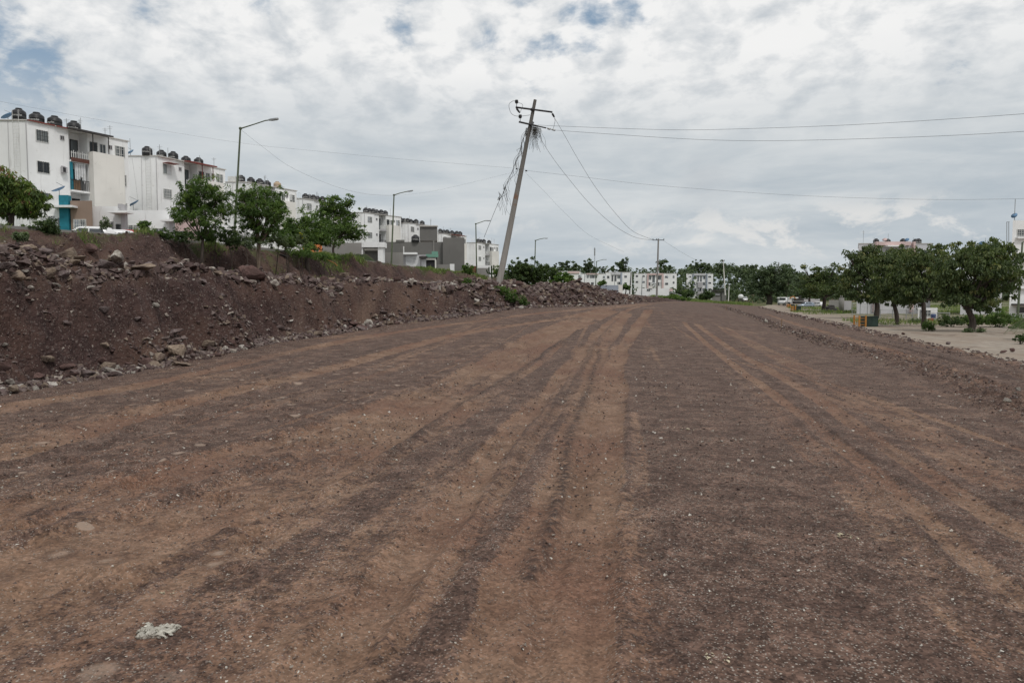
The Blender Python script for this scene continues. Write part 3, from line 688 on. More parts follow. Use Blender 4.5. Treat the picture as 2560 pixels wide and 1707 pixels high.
for (px, py, w, mi, lb) in ((2508, 884, 16, 2, 'left of two upright brown clods on the edge of the sandy lot'), (2530, 880, 16, 2, 'right of two upright brown clods on the edge of the sandy lot'), (2258, 838, 12, 2, 'brown clod on the dirt edge in front of the shade trees'), (2370, 862, 12, 0, 'grey broken stone on the dirt edge right of the trees'), (2010, 797, 12, 2, 'brown clod beside the two far cabinets on the dirt edge'), (1915, 808, 12, 3, 'pale stone on the gravel berm far right'),
        (2545, 985, 18, 3, 'pale stone in the gravel berm near the right edge'), (2520, 1008, 20, 3, 'grey-white flat stone in the gravel berm near the right edge')):
    p = hit(px, py); rock(p, pxsize(w, p.y), mi, name='clod' if 'clod' in lb else 'rock', label=lb, cat='clod' if 'clod' in lb else 'rock', sink=0)
# ================================================================== materials for built things
def flat(name, c, rough=.8, var=.12, metal=0.0, spec=.3, scale=3.0):
    m, nt, b, o = newmat(name); s = NT(nt); P = s.n('ShaderNodeNewGeometry').outputs['Position']
    n = s.noise(P, scale, 4, .6)
    s.l(s.mix(s.rng(n, .3, .7), tuple(q*(1-var) for q in c), tuple(min(1, q*(1+var)) for q in c)), b.inputs['Base Color'])
    b.inputs['Roughness'].default_value = rough; b.inputs['Metallic'].default_value = metal; b.inputs['Specular IOR Level'].default_value = spec
    return m
def wall_mat(name, c, stain=(.20, .18, .15), amt=.5):
    """painted render with rain streaks, patches and grime"""
    m, nt, b, o = newmat(name); s = NT(nt); P = s.n('ShaderNodeNewGeometry').outputs['Position']
    mp = s.n('ShaderNodeMapping'); s.l(P, mp.inputs[0]); mp.inputs['Scale'].default_value = (1.4, 1.4, .11)
    st = s.noise(mp.outputs[0], 2.2, 5, .65); big = s.noise(P, .30, 3, .6); md = s.noise(P, 1.6, 5, .65)
    col = s.mix(s.rng(big, .35, .65), tuple(q*.93 for q in c), tuple(min(1, q*1.04) for q in c))
    col = s.mix(s.math('MULTIPLY', s.rng(st, .56, .80), amt*.9), col, stain)
    col = s.mix(s.math('MULTIPLY', s.rng(md, .6, .72), amt*.5), col, tuple(q*1.6 for q in stain))
    s.l(col, b.inputs['Base Color']); b.inputs['Roughness'].default_value = .85; b.inputs['Specular IOR Level'].default_value = .2
    s.l(s.bump(md, .15, .02), b.inputs['Normal']); return m
WHITE = wall_mat('white_painted_wall', (.82, .825, .82)); CREAM = wall_mat('cream_painted_wall', (.74, .72, .675), amt=.35)
CONC = wall_mat('raw_concrete_block', (.25, .24, .225), (.12, .115, .105), .8); DCONC = wall_mat('dark_cement_render', (.17, .165, .155), (.09, .085, .08), .8)
BROWNW = wall_mat('brown_painted_wall', (.29, .215, .17), amt=.2); TEAL = flat('teal_paint', (.02, .18, .235)); PINKW = wall_mat('pink_painted_wall', (.62, .47, .45), amt=.3)
BLUEG = wall_mat('blue_grey_painted_wall', (.33, .37, .43), amt=.25); ORANGE = wall_mat('orange_painted_wall', (.62, .21, .08), amt=.15); GREENW = wall_mat('mint_painted_wall', (.17, .33, .26), amt=.2)
GREYP = wall_mat('grey_painted_wall', (.42, .41, .42), amt=.2); LILAC = wall_mat('pale_grey_wall', (.55, .55, .57), amt=.25)
SLAB = flat('roof_concrete', (.50, .48, .45)); REDT = flat('red_tin', (.20, .055, .045), .6); DTIN = flat('dark_tin', (.055, .05, .048), .5); BRNT = flat('brown_tile', (.11, .05, .038))
BLACK = flat('black_plastic', (.012, .012, .014), .45, spec=.5); BEIGE = flat('beige_plastic', (.42, .32, .22), .5); IRONW = flat('white_iron', (.62, .62, .60), .5); IRONB = flat('black_iron', (.03, .03, .032), .5)
DISHB = flat('blue_dish', (.13, .24, .38), .5); STEEL = flat('galvanised_steel', (.30, .31, .31), .45, metal=.4); LAMPG = flat('green_grey_paint', (.10, .12, .075), .5, .25); WIRE = flat('wire_metal', (.10, .10, .10), .6)
DARKIN = flat('dark_interior', (.035, .034, .036)); CLOTH = flat('white_cloth', (.60, .61, .62)); WOOD = flat('wood', (.20, .13, .08)); BRGATE = flat('brown_gate', (.15, .07, .04))
def glass_mat(name, c):
    m, nt, b, o = newmat(name); b.inputs['Base Color'].default_value = (*c, 1); b.inputs['Roughness'].default_value = .12; b.inputs['Specular IOR Level'].default_value = .7; return m
GL = glass_mat('window_glass', (.035, .042, .048)); GLC = glass_mat('curtained_glass', (.20, .22, .22)); GLG = glass_mat('grey_glass', (.10, .115, .12))
# ------------------------------------------------------------------ shared pieces
def add_window(parent, M, u0, u1, z0, z1, v=0.0, pane=None, grille=None, bars=5, rows=2, sill=False, frame=IRONW, name='window'):
    """window on the plane v of a local frame (u, v outwards, z); a real reveal frame, pane and grille"""
    if M is None: M = Matrix.Identity(4)
    f = MB(); t = .05
    f.box(u0-t, u1+t, v, v+.05, z1, z1+t, M); f.box(u0-t, u0, v, v+.05, z0, z1, M); f.box(u1, u1+t, v, v+.05, z0, z1, M)
    f.box(u0-t, u1+t, v, v+(.14 if sill else .05), z0-t, z0, M)
    um = (u0+u1)/2; f.box(um-.02, um+.02, v+.012, v+.045, z0, z1, M)
    w = f.build(name, frame, parent)
    p = MB().box(u0, u1, v-.01, v+.01, z0, z1, M); p.build('pane', pane or random.choice((GL, GL, GLG, GLC)), w)
    if u1-u0 > .7 and z1-z0 > .6 and name == 'window':
        q = random.choice((0, 0, 1, 2)); c0, c1 = ((u0, um-.02), (um+.02, u1))[q % 2]
        if q < 2: MB().box(c0, c1, v+.011, v+.018, z0 + (random.choice((0, 0, .25))*(z1-z0)), z1, M).build('curtain', random.choice((GLC, CLOTH, BLUEG, GLG)), w)
    if grille:
        g = MB()
        for i in range(bars): q = u0 + (u1-u0)*(i+.5)/bars; g.box(q-.014, q+.014, v+.06, v+.085, z0-.02, z1+.02, M)
        for i in range(rows): q = z0 + (z1-z0)*(i+.5)/rows; g.box(u0, u1, v+.085, v+.105, q-.014, q+.014, M)
        g.build('grille', grille, w)
    return w
def tank_mesh():
    mb = MB(); r = .55
    mb.lathe([(r*.97, 0), (r, .05), (r, .20), (r*1.02, .22), (r*1.02, .26), (r, .28), (r, .50), (r*1.02, .52), (r*1.02, .56), (r, .58), (r, .72), (r*.93, .80), (r*.62, .93), (r*.45, .96)], 20)
    return mb
def text_mesh(txt, size, mat, shear=.25, extrude=.004):
    c = bpy.data.curves.new('t', 'FONT'); c.body = txt; c.size = size; c.shear = shear; c.extrude = extrude; c.align_x = 'CENTER'
    o = bpy.data.objects.new('t', c); COL.objects.link(o); dg = bpy.context.evaluated_depsgraph_get(); dg.update()
    me = bpy.data.meshes.new_from_object(o.evaluated_get(dg)); bpy.data.objects.remove(o); me.materials.clear(); me.materials.append(mat); return me
def make_tank(mat, lidmat):
    t = empty('water_tank', (0, 0, 0)); tank_mesh().build('tank_body', mat, t, True)
    l = MB(); l.lathe([(.25, .95), (.27, .96), (.27, 1.03), (.24, 1.06), (.05, 1.08)], 16); l.build('lid', lidmat, t, True)
    me = text_mesh('Rotoplas', .24, IRONW)
    n = len(me.vertices); co = np.empty(n*3); me.vertices.foreach_get('co', co); co = co.reshape(-1, 3)
    a = co[:, 0]/.565; rr = .570 + co[:, 2]
    me.vertices.foreach_set('co', np.stack([np.sin(a)*rr, -np.cos(a)*rr, co[:, 1] + .33], 1).ravel()); me.update()
    link('lettering', me, t)
    return t
TANK = make_tank(BLACK, BLACK); TANKB = make_tank(BEIGE, BEIGE); _tank_used = {0: False, 1: False}
def put_tank(loc, rz, label, beige=False, sc=1.0, group='black water tanks on the roofs of the apartment row'):
    k = int(beige); src = TANKB if beige else TANK
    t = src if not _tank_used[k] else copy_tree(src); _tank_used[k] = True
    t.location = loc; t.rotation_euler = (0, 0, rz); sc *= .93; t.scale = (sc, sc, sc*random.uniform(.95, 1.05)); tag(t, label, 'water tank', None if beige else group); return t
def dish(parent, p, aim=(-.6, -.6, .5), r=.42, mat=None, label=None):
    mb = MB(); mb.lathe([(r, .16), (r*.8, .09), (r*.5, .035), (.02, 0), (.02, -.02), (r*.5, .015), (r*.8, .07), (r*1.02, .15)], 18)
    q = Vector(aim).to_track_quat('Z', 'Y').to_matrix().to_4x4(); M = Matrix.Translation(p) @ q
    mb.v = [tuple(M @ Vector(v)) for v in mb.v]; o = mb.build('satellite_dish', mat or DISHB, parent, True)
    a = MB(); a.tube([M @ Vector((0, r*.9, .12)), M @ Vector((0, r*.2, r*1.2))], .02, 6); a.tube([Vector(p), Vector(p) - Vector((0, 0, .6))], .025, 6); a.build('dish_arm', STEEL, o); return tag(o, label)
def mast(parent, p, h, name='antenna_mast', r=.022):
    m = MB(); m.tube([p, Vector(p) + Vector((0, 0, h))], r, 6)
    if random.random() < .4: m.tube([Vector(p)+Vector((-.25, 0, h*.9)), Vector(p)+Vector((.25, .05, h*.9))], .012, 5); m.tube([Vector(p)+Vector((-.18, 0, h*.78)), Vector(p)+Vector((.18, .05, h*.78))], .012, 5)
    return m.build(name, STEEL, parent)
# ------------------------------------------------------------------ the row of four-storey blocks on the left
ST = 2.6; HT = 4*ST
def block(idx, px, py, d, dirv, L, label, D=8.5, awn='dark', seed=1, simple=False):
    rr = random.Random(seed); c = W(px, py, d); zb = c.z - HT
    ux, uy = Vector(dirv).normalized(); M = Matrix(((ux, uy, 0, 0), (uy, -ux, 0, 0), (0, 0, 1, 0), (0, 0, 0, 1)))
    # columns: u, v (outwards = right hand side), z
    e = empty('apartment_block', (c.x, c.y, zb), 0, label, 'apartment block', 'white four-storey blocks in the left row')
    k = L/8.8; U = lambda q: q*k
    # end wall runs along the world x axis
    bu, bv = -ux*0 + 0, 0
    ex = (-ux*1.0, -uy*1.0)     # world (-1,0) in (u,v): u = -ux, v = -uy
    a0 = (0, 0); back0 = (ex[0]*D, ex[1]*D); far = (L, 0); back1 = (L+ex[0]*D, ex[1]*D)
    ro = 1.25
    pts = [a0, (U(2.2), 0), (U(2.2), -.10), (U(3.4), -.10), (U(3.4), -ro), (U(5.0), -ro), (U(5.0), 0), far, back1, back0]
    pts = list(reversed(pts))
    w = MB(); w.prism(pts, -2.5, HT); w.v = [tuple(M @ Vector(v)) for v in w.v]
    w.build('wall', WHITE, e)
    rf = MB(); rp = [(-.06, .09), (L+.12, .09), (L+.12+ex[0]*D, ex[1]*D), (ex[0]*D-.06, ex[1]*D)]; rf.prism(list(reversed(rp)), HT, HT+.09); rf.v = [tuple(M @ Vector(v)) for v in rf.v]; rf.build('roof', SLAB, e)
    cw = MB(); cw.prism(list(reversed([(U(5.0), .03), (U(5.0), .75), (U(7.9), .75), (U(7.9), .03)])), -2.5, 3*ST+.95); cw.v = [tuple(M @ Vector(v)) for v in cw.v]; cw.build('stair_wall', CREAM, e)
    fl = MB()
    for q in (1, 2, 3): fl = MB(); fl.box(U(3.42), U(4.98), -ro+.02, .12, q*ST-.14, q*ST+.02, M); fl.build('balcony_floor', WHITE, e)
    pr = MB(); pr.box(U(3.42), U(4.98), .13, .19, 3*ST-.12, 3*ST+.22, M); pr.build('balcony_edge', BRNT if idx in (1, 2, 6) else GREYP, e)
    rl = MB(); n = 9
    for i in range(n): q = U(3.45)+(U(4.95)-U(3.45))*i/(n-1); rl.box(q-.022, q+.022, .14, .18, 3*ST+.22, 3*ST+(.85 if i % 2 else .75), M)
    rl.box(U(3.42), U(4.98), .145, .175, 3*ST+.62, 3*ST+.66, M); rl.build('balcony_railing', IRONW, e)
    rl = MB()
    for i in range(11): q = U(3.45)+(U(4.95)-U(3.45))*i/10; rl.box(q-.012, q+.012, .05, .075, 2*ST+.02, 2*ST+.9, M)
    rl.box(U(3.42), U(4.98), .045, .08, 2*ST+.88, 2*ST+.93, M); rl.build('balcony_railing', IRONB, e)
    for q in (1, 2, 3):
        z = q*ST
        if not (idx == 2 and q == 3): add_window(e, M, U(.68), U(1.62), z+1.12, z+2.02, 0, grille=(IRONB if idx == 1 else IRONW), bars=5, rows=3)
        else: add_window(e, M, U(.68), U(1.62), z+1.0, z+1.95, 0, pane=GLC)
        add_window(e, M, U(2.72), U(2.98), z+1.62, z+1.92, -.10, pane=DARKIN, frame=GREYP, name='vent_window')
        add_window(e, M, U(3.5), U(3.95), z+1.0, z+2.0, -ro, pane=GL, grille=IRONB, bars=3, rows=3)
        dd = MB().box(U(4.15), U(4.85), -ro-.01, -ro+.05, z+.03, z+2.05, M).build('balcony_door', IRONB, e)
        MB().box(U(4.22), U(4.78), -ro+.055, -ro+.07, z+.12, z+1.98, M).build('pane', DARKIN if q < 3 else GLG, dd)
        if q < 3: add_window(e, M, U(8.05), U(8.5), z+1.05, z+2.0, 0, grille=IRONW, bars=3, rows=2)
    z = 3*ST
    add_window(e, M, U(7.55), U(8.42), z+1.05, z+1.98, 0, grille=IRONW, bars=4, rows=2)
    add_window(e, M, U(5.15), U(5.85), z+.6, z+1.9, 0, pane=GL, grille=IRONB); add_window(e, M, U(6.1), U(6.6), z+.95, z+1.85, 0, pane=GL); add_window(e, M, U(6.95), U(7.2), z+1.6, z+1.9, 0, pane=DARKIN, frame=GREYP, name='vent_window')
    # ladder up the end wall (end wall lies along world x at local y = 0)
    ld = MB()
    for x in (-.62, -1.12): ld.tube([(x, -.10, 1.0), (x, -.10, HT+.85)], .018, 5)
    for i in range(32): zz = 1.2 + i*.30; ld.tube([(-.62, -.10, zz), (-1.12, -.10, zz)], .012, 4)
    for x in (-.62, -1.12): ld.tube([(x, -.10, HT+.85), (x, .7, HT+.85), (x, .7, HT)], .018, 5)
    ld.build('wall_ladder', IRONW, e)
    # conduit and drain stains on the end wall
    cd = MB(); cd.tube([(-1.55, -.05, HT), (-1.6, -.05, 5.0), (-1.5, -.05, 0)], .018, 5); cd.tube([(-.06, -.05, HT-.1), (-.06, -.05, 0)], .03, 6); cd.build('drain_pipe', GREYP, e)
    for i in range(5): 
        uu = U(rr.uniform(.5, 8.4)); p = M @ Vector((uu, -rr.uniform(.2, 1.5), HT)); mast(e, p, rr.uniform(.9, 1.6))
    if awn:
        A = MB(); mt = DTIN if awn == 'dark' else REDT
        z0, z1 = HT+.16, HT-.02
        p = [Vector((U(3.2), -.1, z0)), Vector((U(6.7), -.1, z0)), Vector((U(6.7), 1.15, z1)), Vector((U(3.2), 1.15, z1))]
        q = [M @ v for v in p]; b2 = [M @ (v - Vector((0, 0, .13))) for v in p]; n0 = len(A.v); A.v += [tuple(v) for v in q] + [tuple(v) for v in b2]
        A.f += [(n0, n0+1, n0+2, n0+3), (n0+7, n0+6, n0+5, n0+4), (n0, n0+4, n0+5, n0+1), (n0+1, n0+5, n0+6, n0+2), (n0+2, n0+6, n0+7, n0+3), (n0+3, n0+7, n0+4, n0)]
        a = A.build('awning', mt, e)
        B = MB()
        for uu in (5.02, 6.45): B.box(U(uu), U(uu)+.06, .68, .74, 3*ST+.95, HT-.12, M)
        B.build('awning_post', mt, a)
    if idx in (1, 2): 
        s_ = MB(); s_.box(-.02, U(2.15), .095, .17, HT+.0, HT+.10, M); s_.box(U(2.3), U(3.5), .095, .17, HT, HT+.10, M); s_.build('tin_edging', REDT if idx == 1 else SLAB, e)
    # place the tanks
    c['x'] if False else None
    return e, M, c, zb
# (idx, near corner px, d, facade direction, length, label, awning, tank px list)
BL = [(1, 67, 302, 59.0, (.465, .885), 8.8, 'white four-storey apartment block nearest the camera, at the left edge, with a dark awning', 'dark', [69, 112, 156, 203], [1.0, 1.12, 1.1, 1.08]),
      (2, 392, 391, 72.0, (.447, .894), 8.5, 'second white four-storey block from the left, with red tin awnings and an end-wall ladder', 'red', [381, 416, 445, 476, 507], [.95]*5),
      (3, 613, 456, 88.0, (.50, .866), 8.3, 'third white four-storey block from the left, half hidden behind two feathery trees', None, [611, 635, 657, 675, 700], [.95]*5),
      (4, 758, 497, 102.0, (.53, .85), 8.2, 'fourth white four-storey block, mostly hidden behind the round dense trees', None, [769, 779, 789, 799, 811], [.93]*5),
      (5, 912, 532, 118.0, (.61, .79), 8.2, 'fifth white four-storey block, standing left of the second street lamp', None, [918, 927, 936, 945, 956, 966], [.95]*6),
      (6, 1021, 558, 129.5, (.58, .81), 8.0, 'sixth white four-storey block, brown balcony edge, above the low dark cement wall', None, [1003, 1013, 1021, 1029, 1042, 1057], [.98]*6),
      (7, 1104, 584, 144.0, (.58, .81), 8.0, 'seventh white four-storey block, only its top storey showing over the dark cement wall', 'red', [1102, 1111, 1119, 1131, 1143, 1151], [1.0]*6),
      (8, 1192, 607, 163.0, (.60, .80), 8.2, 'eighth and smallest looking white four-storey block, just left of the leaning pole', None, [1196, 1203, 1210, 1223], [1.0]*4)]
ORD = ['leftmost', 'second', 'third', 'fourth', 'fifth', 'sixth']
BN = ['first block from the left', 'second block from the left', 'third block from the left', 'fourth block from the left', 'fifth block from the left', 'sixth block from the left', 'seventh block from the left', 'eighth block from the left']
BLK = {}
for (i, px, py, d, dv, L, lb, awn, tk, tsc) in BL:
    e, M, c, zb = block(i, px, py, d, dv, L, lb, awn=awn, seed=40+i); BLK[i] = (e, M, c, zb, L)
    ux, uy = Vector(dv).normalized()
    for j, tx in enumerate(tk):
        r = (tx - 1280)/F; off = 1.0 + (.5 if j % 2 else 0)
        # facade line pushed back by off: point = c + u*(ux,uy) - off*(uy,-ux)
        ox, oy = c.x - off*uy, c.y + off*ux
        u = (r*oy - ox) / (ux - r*uy); X, Y = ox + u*ux, oy + u*uy
        beige = (i == 3 and j == 4)
        put_tank((X, Y, zb + HT + .09), math.atan2(-X, Y)*0 + random.uniform(-.3, .35), 'beige water tank, the only light one, on the third block roof' if beige else f'black water tank, {ORD[j]} on the roof of the {BN[i-1]}', beige, tsc[j])
e1 = BLK[1][0]; c1 = BLK[1][2]
def loc_of(i, px, py, dY=0): e, M, c, zb, L = BLK[i]; p = W(px, py, c.y + dY); return p - Vector(e.location)
dish(e1, loc_of(1, 20, 293, 1.5), (-.5, -.25, .85), .5, label='grey-blue satellite dish on the left end of the roof'); 
dish(e1, loc_of(1, 148, 476, -.6), (-.35, -.3, .9), .55, label='blue satellite dish in front of the lower floors')
dish(BLK[2][0], loc_of(2, 326, 383, 1.0), (-.4, -.3, .8), .45, label='blue satellite dish on the roof corner'); mast(BLK[2][0], loc_of(2, 326, 386, 1.0), 1.6)
dish(BLK[2][0], loc_of(2, 333, 512, -1.0), (-.45, -.3, .85), .7, label='large blue satellite dish low on the end wall')
# lived-in details of the nearest block
def near_block_details():
    e, M, c, zb, L = BLK[1]; k = L/8.8; U = lambda q: q*k
    MB().box(U(3.42), U(3.62), -.3, .02, ST*2+.02, ST*3-.16, M).build('blue_panel', TEAL, e)
    cl = MB(); n = 9
    for i in range(n): 
        u = U(3.85) + (U(4.8)-U(3.85))*i/n; zt = 3*ST-.18; zbm = 2*ST + 1.0 - .5*math.sin(i*1.1)*.6
        cl.box(u, u+.105, -.12 + .05*(i % 2), -.10 + .05*(i % 2), zbm, zt, M)
    cl.build('hanging_sheet', CLOTH, e)
    MB().box(U(3.7), U(4.3), -.2, -.05, 2*ST+.05, 2*ST+.95, M).build('wooden_board', WOOD, e)
    b = MB().box(U(2.6), U(3.0), -.06, .28, ST*2+1.35, ST*2+1.85, M).build('air_conditioner', GREYP, e); MB().box(U(2.62), U(2.85), .285, .30, ST*2+1.4, ST*2+1.8, M).build('fan_cover', IRONB, b)
    b = MB().box(U(2.85), U(3.25), -.06, .28, ST+1.3, ST+1.8, M).build('air_conditioner', IRONW, e); MB().box(U(2.87), U(3.1), .285, .30, ST+1.35, ST+1.75, M).build('fan_cover', IRONB, b)
    e2, M2, c2, zb2, L2 = BLK[2]
    A = MB(); A.box(.6, 1.9, .06, .9, 3*ST+2.02, 3*ST+2.07, M2); A.build('window_awning', REDT, e2)
    b = MB().box(-2.2, -1.2, .1, .5, HT+.1, HT+.75).build('air_conditioner', IRONW, BLK[3][0])
near_block_details()
# ------------------------------------------------------------------ generic boxes placed at a distance, front face square to the road
def fbox(mb, x0, y0, x1, y1, Y, depth, proud=0.0):
    a = W(x0, y1, Y); b = W(x1, y0, Y); mb.box(a.x, b.x, Y - proud, Y + depth, a.z, b.z); return mb
def rel(mb, o): mb.v = [(v[0]-o[0], v[1]-o[1], v[2]-o[2]) for v in mb.v]; return mb
def front(name, label, cat, x0, y0, x1, y1, Y, depth, mat, wins=(), panels=(), slabs=(), group=None, grille=None, roof=True, down=1.0):
    a = W(x0, y1, Y); b = W(x1, y0, Y); org = ((a.x+b.x)/2, Y, a.z)
    e = empty(name, org, 0, label, cat, group)
    k0, k1 = a.x/Y*depth, b.x/Y*depth; k0, k1 = (k1 if a.x < 0 else k0), (k1 if a.x < 0 else k0)
    m = MB(); m.prism([(a.x, Y), (b.x, Y), (b.x+k1, Y+depth), (a.x+k0, Y+depth)], a.z-down, b.z); rel(m, org).build('wall', mat, e)
    if roof: m = MB(); m.prism([(a.x-.08, Y-.08), (b.x+.08, Y-.08), (b.x+.08+k1, Y+depth), (a.x-.08+k0, Y+depth)], b.z, b.z+.12); rel(m, org).build('roof', SLAB, e)
    for (p0, q0, p1, q1, *mt) in wins:
        u = W(p0, q1, Y); v = W(p1, q0, Y); Mx = Matrix(((1, 0, 0, 0), (0, -1, 0, 0), (0, 0, 1, 0), (0, 0, 0, 1)))
        big = (v.x-u.x) * F / Y
        add_window(e, Mx, u.x-org[0], v.x-org[0], u.z-org[2], v.z-org[2], 0.0, pane=(mt[0] if mt else None), grille=(mt[1] if len(mt) > 1 else grille), bars=6, rows=3, frame=(IRONW if big > 7 else GREYP))
    for (p0, q0, p1, q1, mt, pr, *nm) in panels:
        m = MB(); fbox(m, p0, q0, p1, q1, Y, 0.0, pr); rel(m, org).build(nm[0] if nm else 'panel', mt, e)
    for (p0, q0, p1, q1, mt, pr, *nm) in slabs:
        m = MB(); fbox(m, p0, q0, p1, q1, Y, 0.0, pr); rel(m, org).build(nm[0] if nm else 'canopy', mt, e)
    return e
def far_wins(xs, ys, w, h, mats=(None,)): return [(x, y, x+w, y+h) for x in xs for y in ys]
# ground floor houses in front of the blocks
front('house_front', 'white and brown ground-floor house with a teal pillar and white grilles, under the nearest block', 'house', 90, 500, 179, 612, 56.5, 3.0, WHITE,
      wins=[(104, 541, 135, 566, GLG, IRONW)], panels=[(147, 545, 171, 583, GLG, .05, 'barred_gate')], slabs=[(160, 490, 178, 612, TEAL, .45, 'pillar'), (140, 517, 200, 522, WHITE, 1.0, 'canopy')], roof=False)
front('house_front', 'brown painted ground-floor house with a white grille window, right of the teal pillar', 'house', 179.5, 502, 230, 612, 56.2, 3.0, BROWNW, wins=[(186, 550, 214, 574, GLG, IRONW)], roof=False)
front('house_front', 'white ground-floor house with a thin canopy slab and grey pillar beside the brown house', 'house', 230.5, 516, 318, 612, 57.5, 4.0, WHITE,
      wins=[(262, 555, 283, 573, GL, IRONW), (291, 561, 312, 580, GL, IRONB)], slabs=[(288, 531, 335, 536, WHITE, 1.1, 'canopy'), (310, 513, 317, 612, GREYP, .35, 'pillar'), (300, 511, 309, 522, GREYP, .3, 'block')], roof=False)
front('house_front', 'long white ground-floor house with a barred window behind the little round sapling', 'house', 318.5, 526, 432, 612, 60.5, 4.0, WHITE,
      wins=[(323, 564, 345, 590, GL, IRONW), (388, 572, 408, 598, GLC), (416, 576, 431, 596, GLG, IRONW)], slabs=[(413, 551, 456, 556, WHITE, 1.0, 'canopy'), (430.5, 540, 437, 612, GREYP, .4, 'pillar')], roof=False)
front('house_front', 'pale pink ground-floor house partly hidden by the feathery tree', 'house', 437.5, 545, 500, 620, 63, 4.0, PINKW, wins=[(441, 579, 460, 600, GL)], roof=False)
front('house_front', 'plain white ground-floor house behind the bushes between the feathery trees', 'house', 500.5, 560, 700, 630, 72, 5.0, WHITE, wins=[(522, 588, 540, 606, GLG), (600, 585, 618, 604, GLC, IRONW), (655, 590, 668, 606, GLG)], roof=False)
front('house_front', 'low white house behind the green shrubs left of the orange house', 'house', 700.5, 585, 789, 640, 84, 5.0, WHITE, wins=[(715, 600, 728, 615, GLG)], roof=False)
front('house_front', 'small orange house front seen under the tree crowns', 'house', 758, 610, 805, 650, 82, 1.5, ORANGE, wins=[(790, 623, 796, 628, GL)], roof=False)
front('block_wall', 'long raw grey concrete wall between the orange house and the white garage', 'wall', 805.5, 607, 904, 665, 92, .3, CONC, roof=False)
g = front('garage', 'white open garage with a deep fascia and pale pillars, left of the second street lamp', 'garage', 905, 620, 962, 672, 97, 5.0, DCONC, roof=False,
      slabs=[(904, 608, 967, 620.3, WHITE, 1.6, 'fascia'), (950, 620.5, 962, 672, WHITE, 1.4, 'pillar'), (903, 620.5, 912, 672, WHITE, 1.4, 'pillar'), (913, 622, 949, 627, CREAM, .9, 'beam')])
front('block_wall', 'dark cement-rendered wall of the big unfinished house, lower part', 'wall', 963, 605, 1107, 690, 112, 6.0, DCONC, roof=False, slabs=[(990, 600, 1011, 605, DCONC, .1, 'ledge'), (1083, 602, 1086, 640, CONC, .15, 'pillar')])
front('block_wall', 'tall dark cement-rendered end of the big unfinished house', 'wall', 1107.5, 594, 1161, 700, 111, 7.0, DCONC, roof=False)
front('block_wall', 'low grey block wall behind the foot of the second street lamp', 'wall', 962.5, 631, 1008, 680, 103, .3, CONC, roof=False)
front('workshop', 'small white building with two pale roller gates in front of the dark cement wall', 'building', 1009, 637, 1065, 690, 106, 3.5, GREYP, roof=False,
      slabs=[(1015, 639.5, 1051, 690, CLOTH, .12, 'roller_gate'), (1054, 648, 1065, 690, CLOTH, .12, 'roller_gate'), (1007, 632, 1044, 637, WHITE, .9, 'roof'), (1050, 641.5, 1069, 646, DTIN, 1.2, 'awning'), (1008.5, 616, 1010.5, 637, IRONW, .1, 'post')])
front('garage', 'grey carport with a mint green parapet', 'garage', 1065.5, 643, 1092, 695, 107, 3.0, DARKIN, roof=False, slabs=[(1065, 636, 1096, 643.5, GREENW, .5, 'parapet'), (1080, 629, 1095, 636, GREENW, .4, 'parapet'), (1066, 645, 1090, 650, CREAM, .3, 'beam'), (1088, 650, 1091, 695, CREAM, .3, 'pillar')])
front('block_wall', 'low weathered grey garden wall with a white end, right of the carport', 'wall', 1092.5, 661, 1125, 700, 108, .3, CONC, roof=False, slabs=[(1125, 660, 1136, 700, WHITE, .2, 'white_end')])
front('garden_wall', 'white parapet wall with a brown metal gate by the third street lamp', 'wall', 1162, 650, 1191, 706, 128, .5, WHITE, roof=False, slabs=[(1175, 665, 1190, 706, BRGATE, .08, 'gate')])
front('garden_wall', 'white framed grey wall panel right of the third street lamp', 'wall', 1191.5, 664, 1230, 708, 127, .5, WHITE, roof=False, slabs=[(1194, 670, 1224, 708, CONC, .06, 'panel')])
front('house_front', 'white and grey upper room on the sixth block corner', 'house', 1050, 567, 1093, 588, 126, 3, DCONC, roof=False, slabs=[(1049, 564, 1094, 567, SLAB, .3, 'roof')])
p = W(1037, 605, 111.5); put_tank((p.x, p.y + .7, p.z), .1, 'black water tank standing alone on top of the dark cement wall', False, 1.25, group=None)
# ------------------------------------------------------------------ middle distance, beyond the end of the ridge
front('apartment_building', 'low white terrace with a pink top band behind trees right of the leaning pole', 'apartment building', 1378, 679, 1452, 745, 196, 8, WHITE, wins=[(1446, 688, 1451, 695), (1395, 700, 1400, 706)], panels=[(1420, 679, 1448, 683.5, PINKW, .25)])
front('shed', 'small white rooftop hut peeking through the trees right of the leaning pole', 'shed', 1366, 680, 1388, 722, 172, 4, WHITE, wins=[(1371, 694, 1377, 702)], slabs=[(1370, 678, 1376, 680, WHITE, .3, 'parapet')])
front('apartment_building', 'white three-storey block with pink banding, between the pole trees and the far power pole', 'apartment building', 1453, 685, 1512, 750, 205, 9, WHITE, wins=[(1468, 689, 1471, 695), (1475, 689, 1480, 695, GLC), (1481, 689, 1486, 695, GL), (1488, 689, 1492, 695), (1507.5, 690, 1512, 696), (1468, 706, 1472, 712), (1478, 706, 1484, 712)], panels=[(1466, 683.5, 1496, 686, PINKW, .5)])
front('apartment_building', 'white block with a blue-grey pillar and dark balcony windows, left of the far power pole', 'apartment building', 1513, 681, 1580, 752, 240, 10, WHITE,
      wins=[(1529, 689, 1533, 703, GL), (1536, 688, 1541, 703, GL), (1543.5, 689, 1550, 696, GLG), (1543.5, 705, 1550, 711), (1561, 689, 1567, 694), (1561, 706, 1567, 711), (1518, 690, 1523, 696)], panels=[(1551, 681.3, 1555, 720, BLUEG, .35, 'pillar'), (1528, 681.5, 1551, 687, LILAC, .3, 'band')])
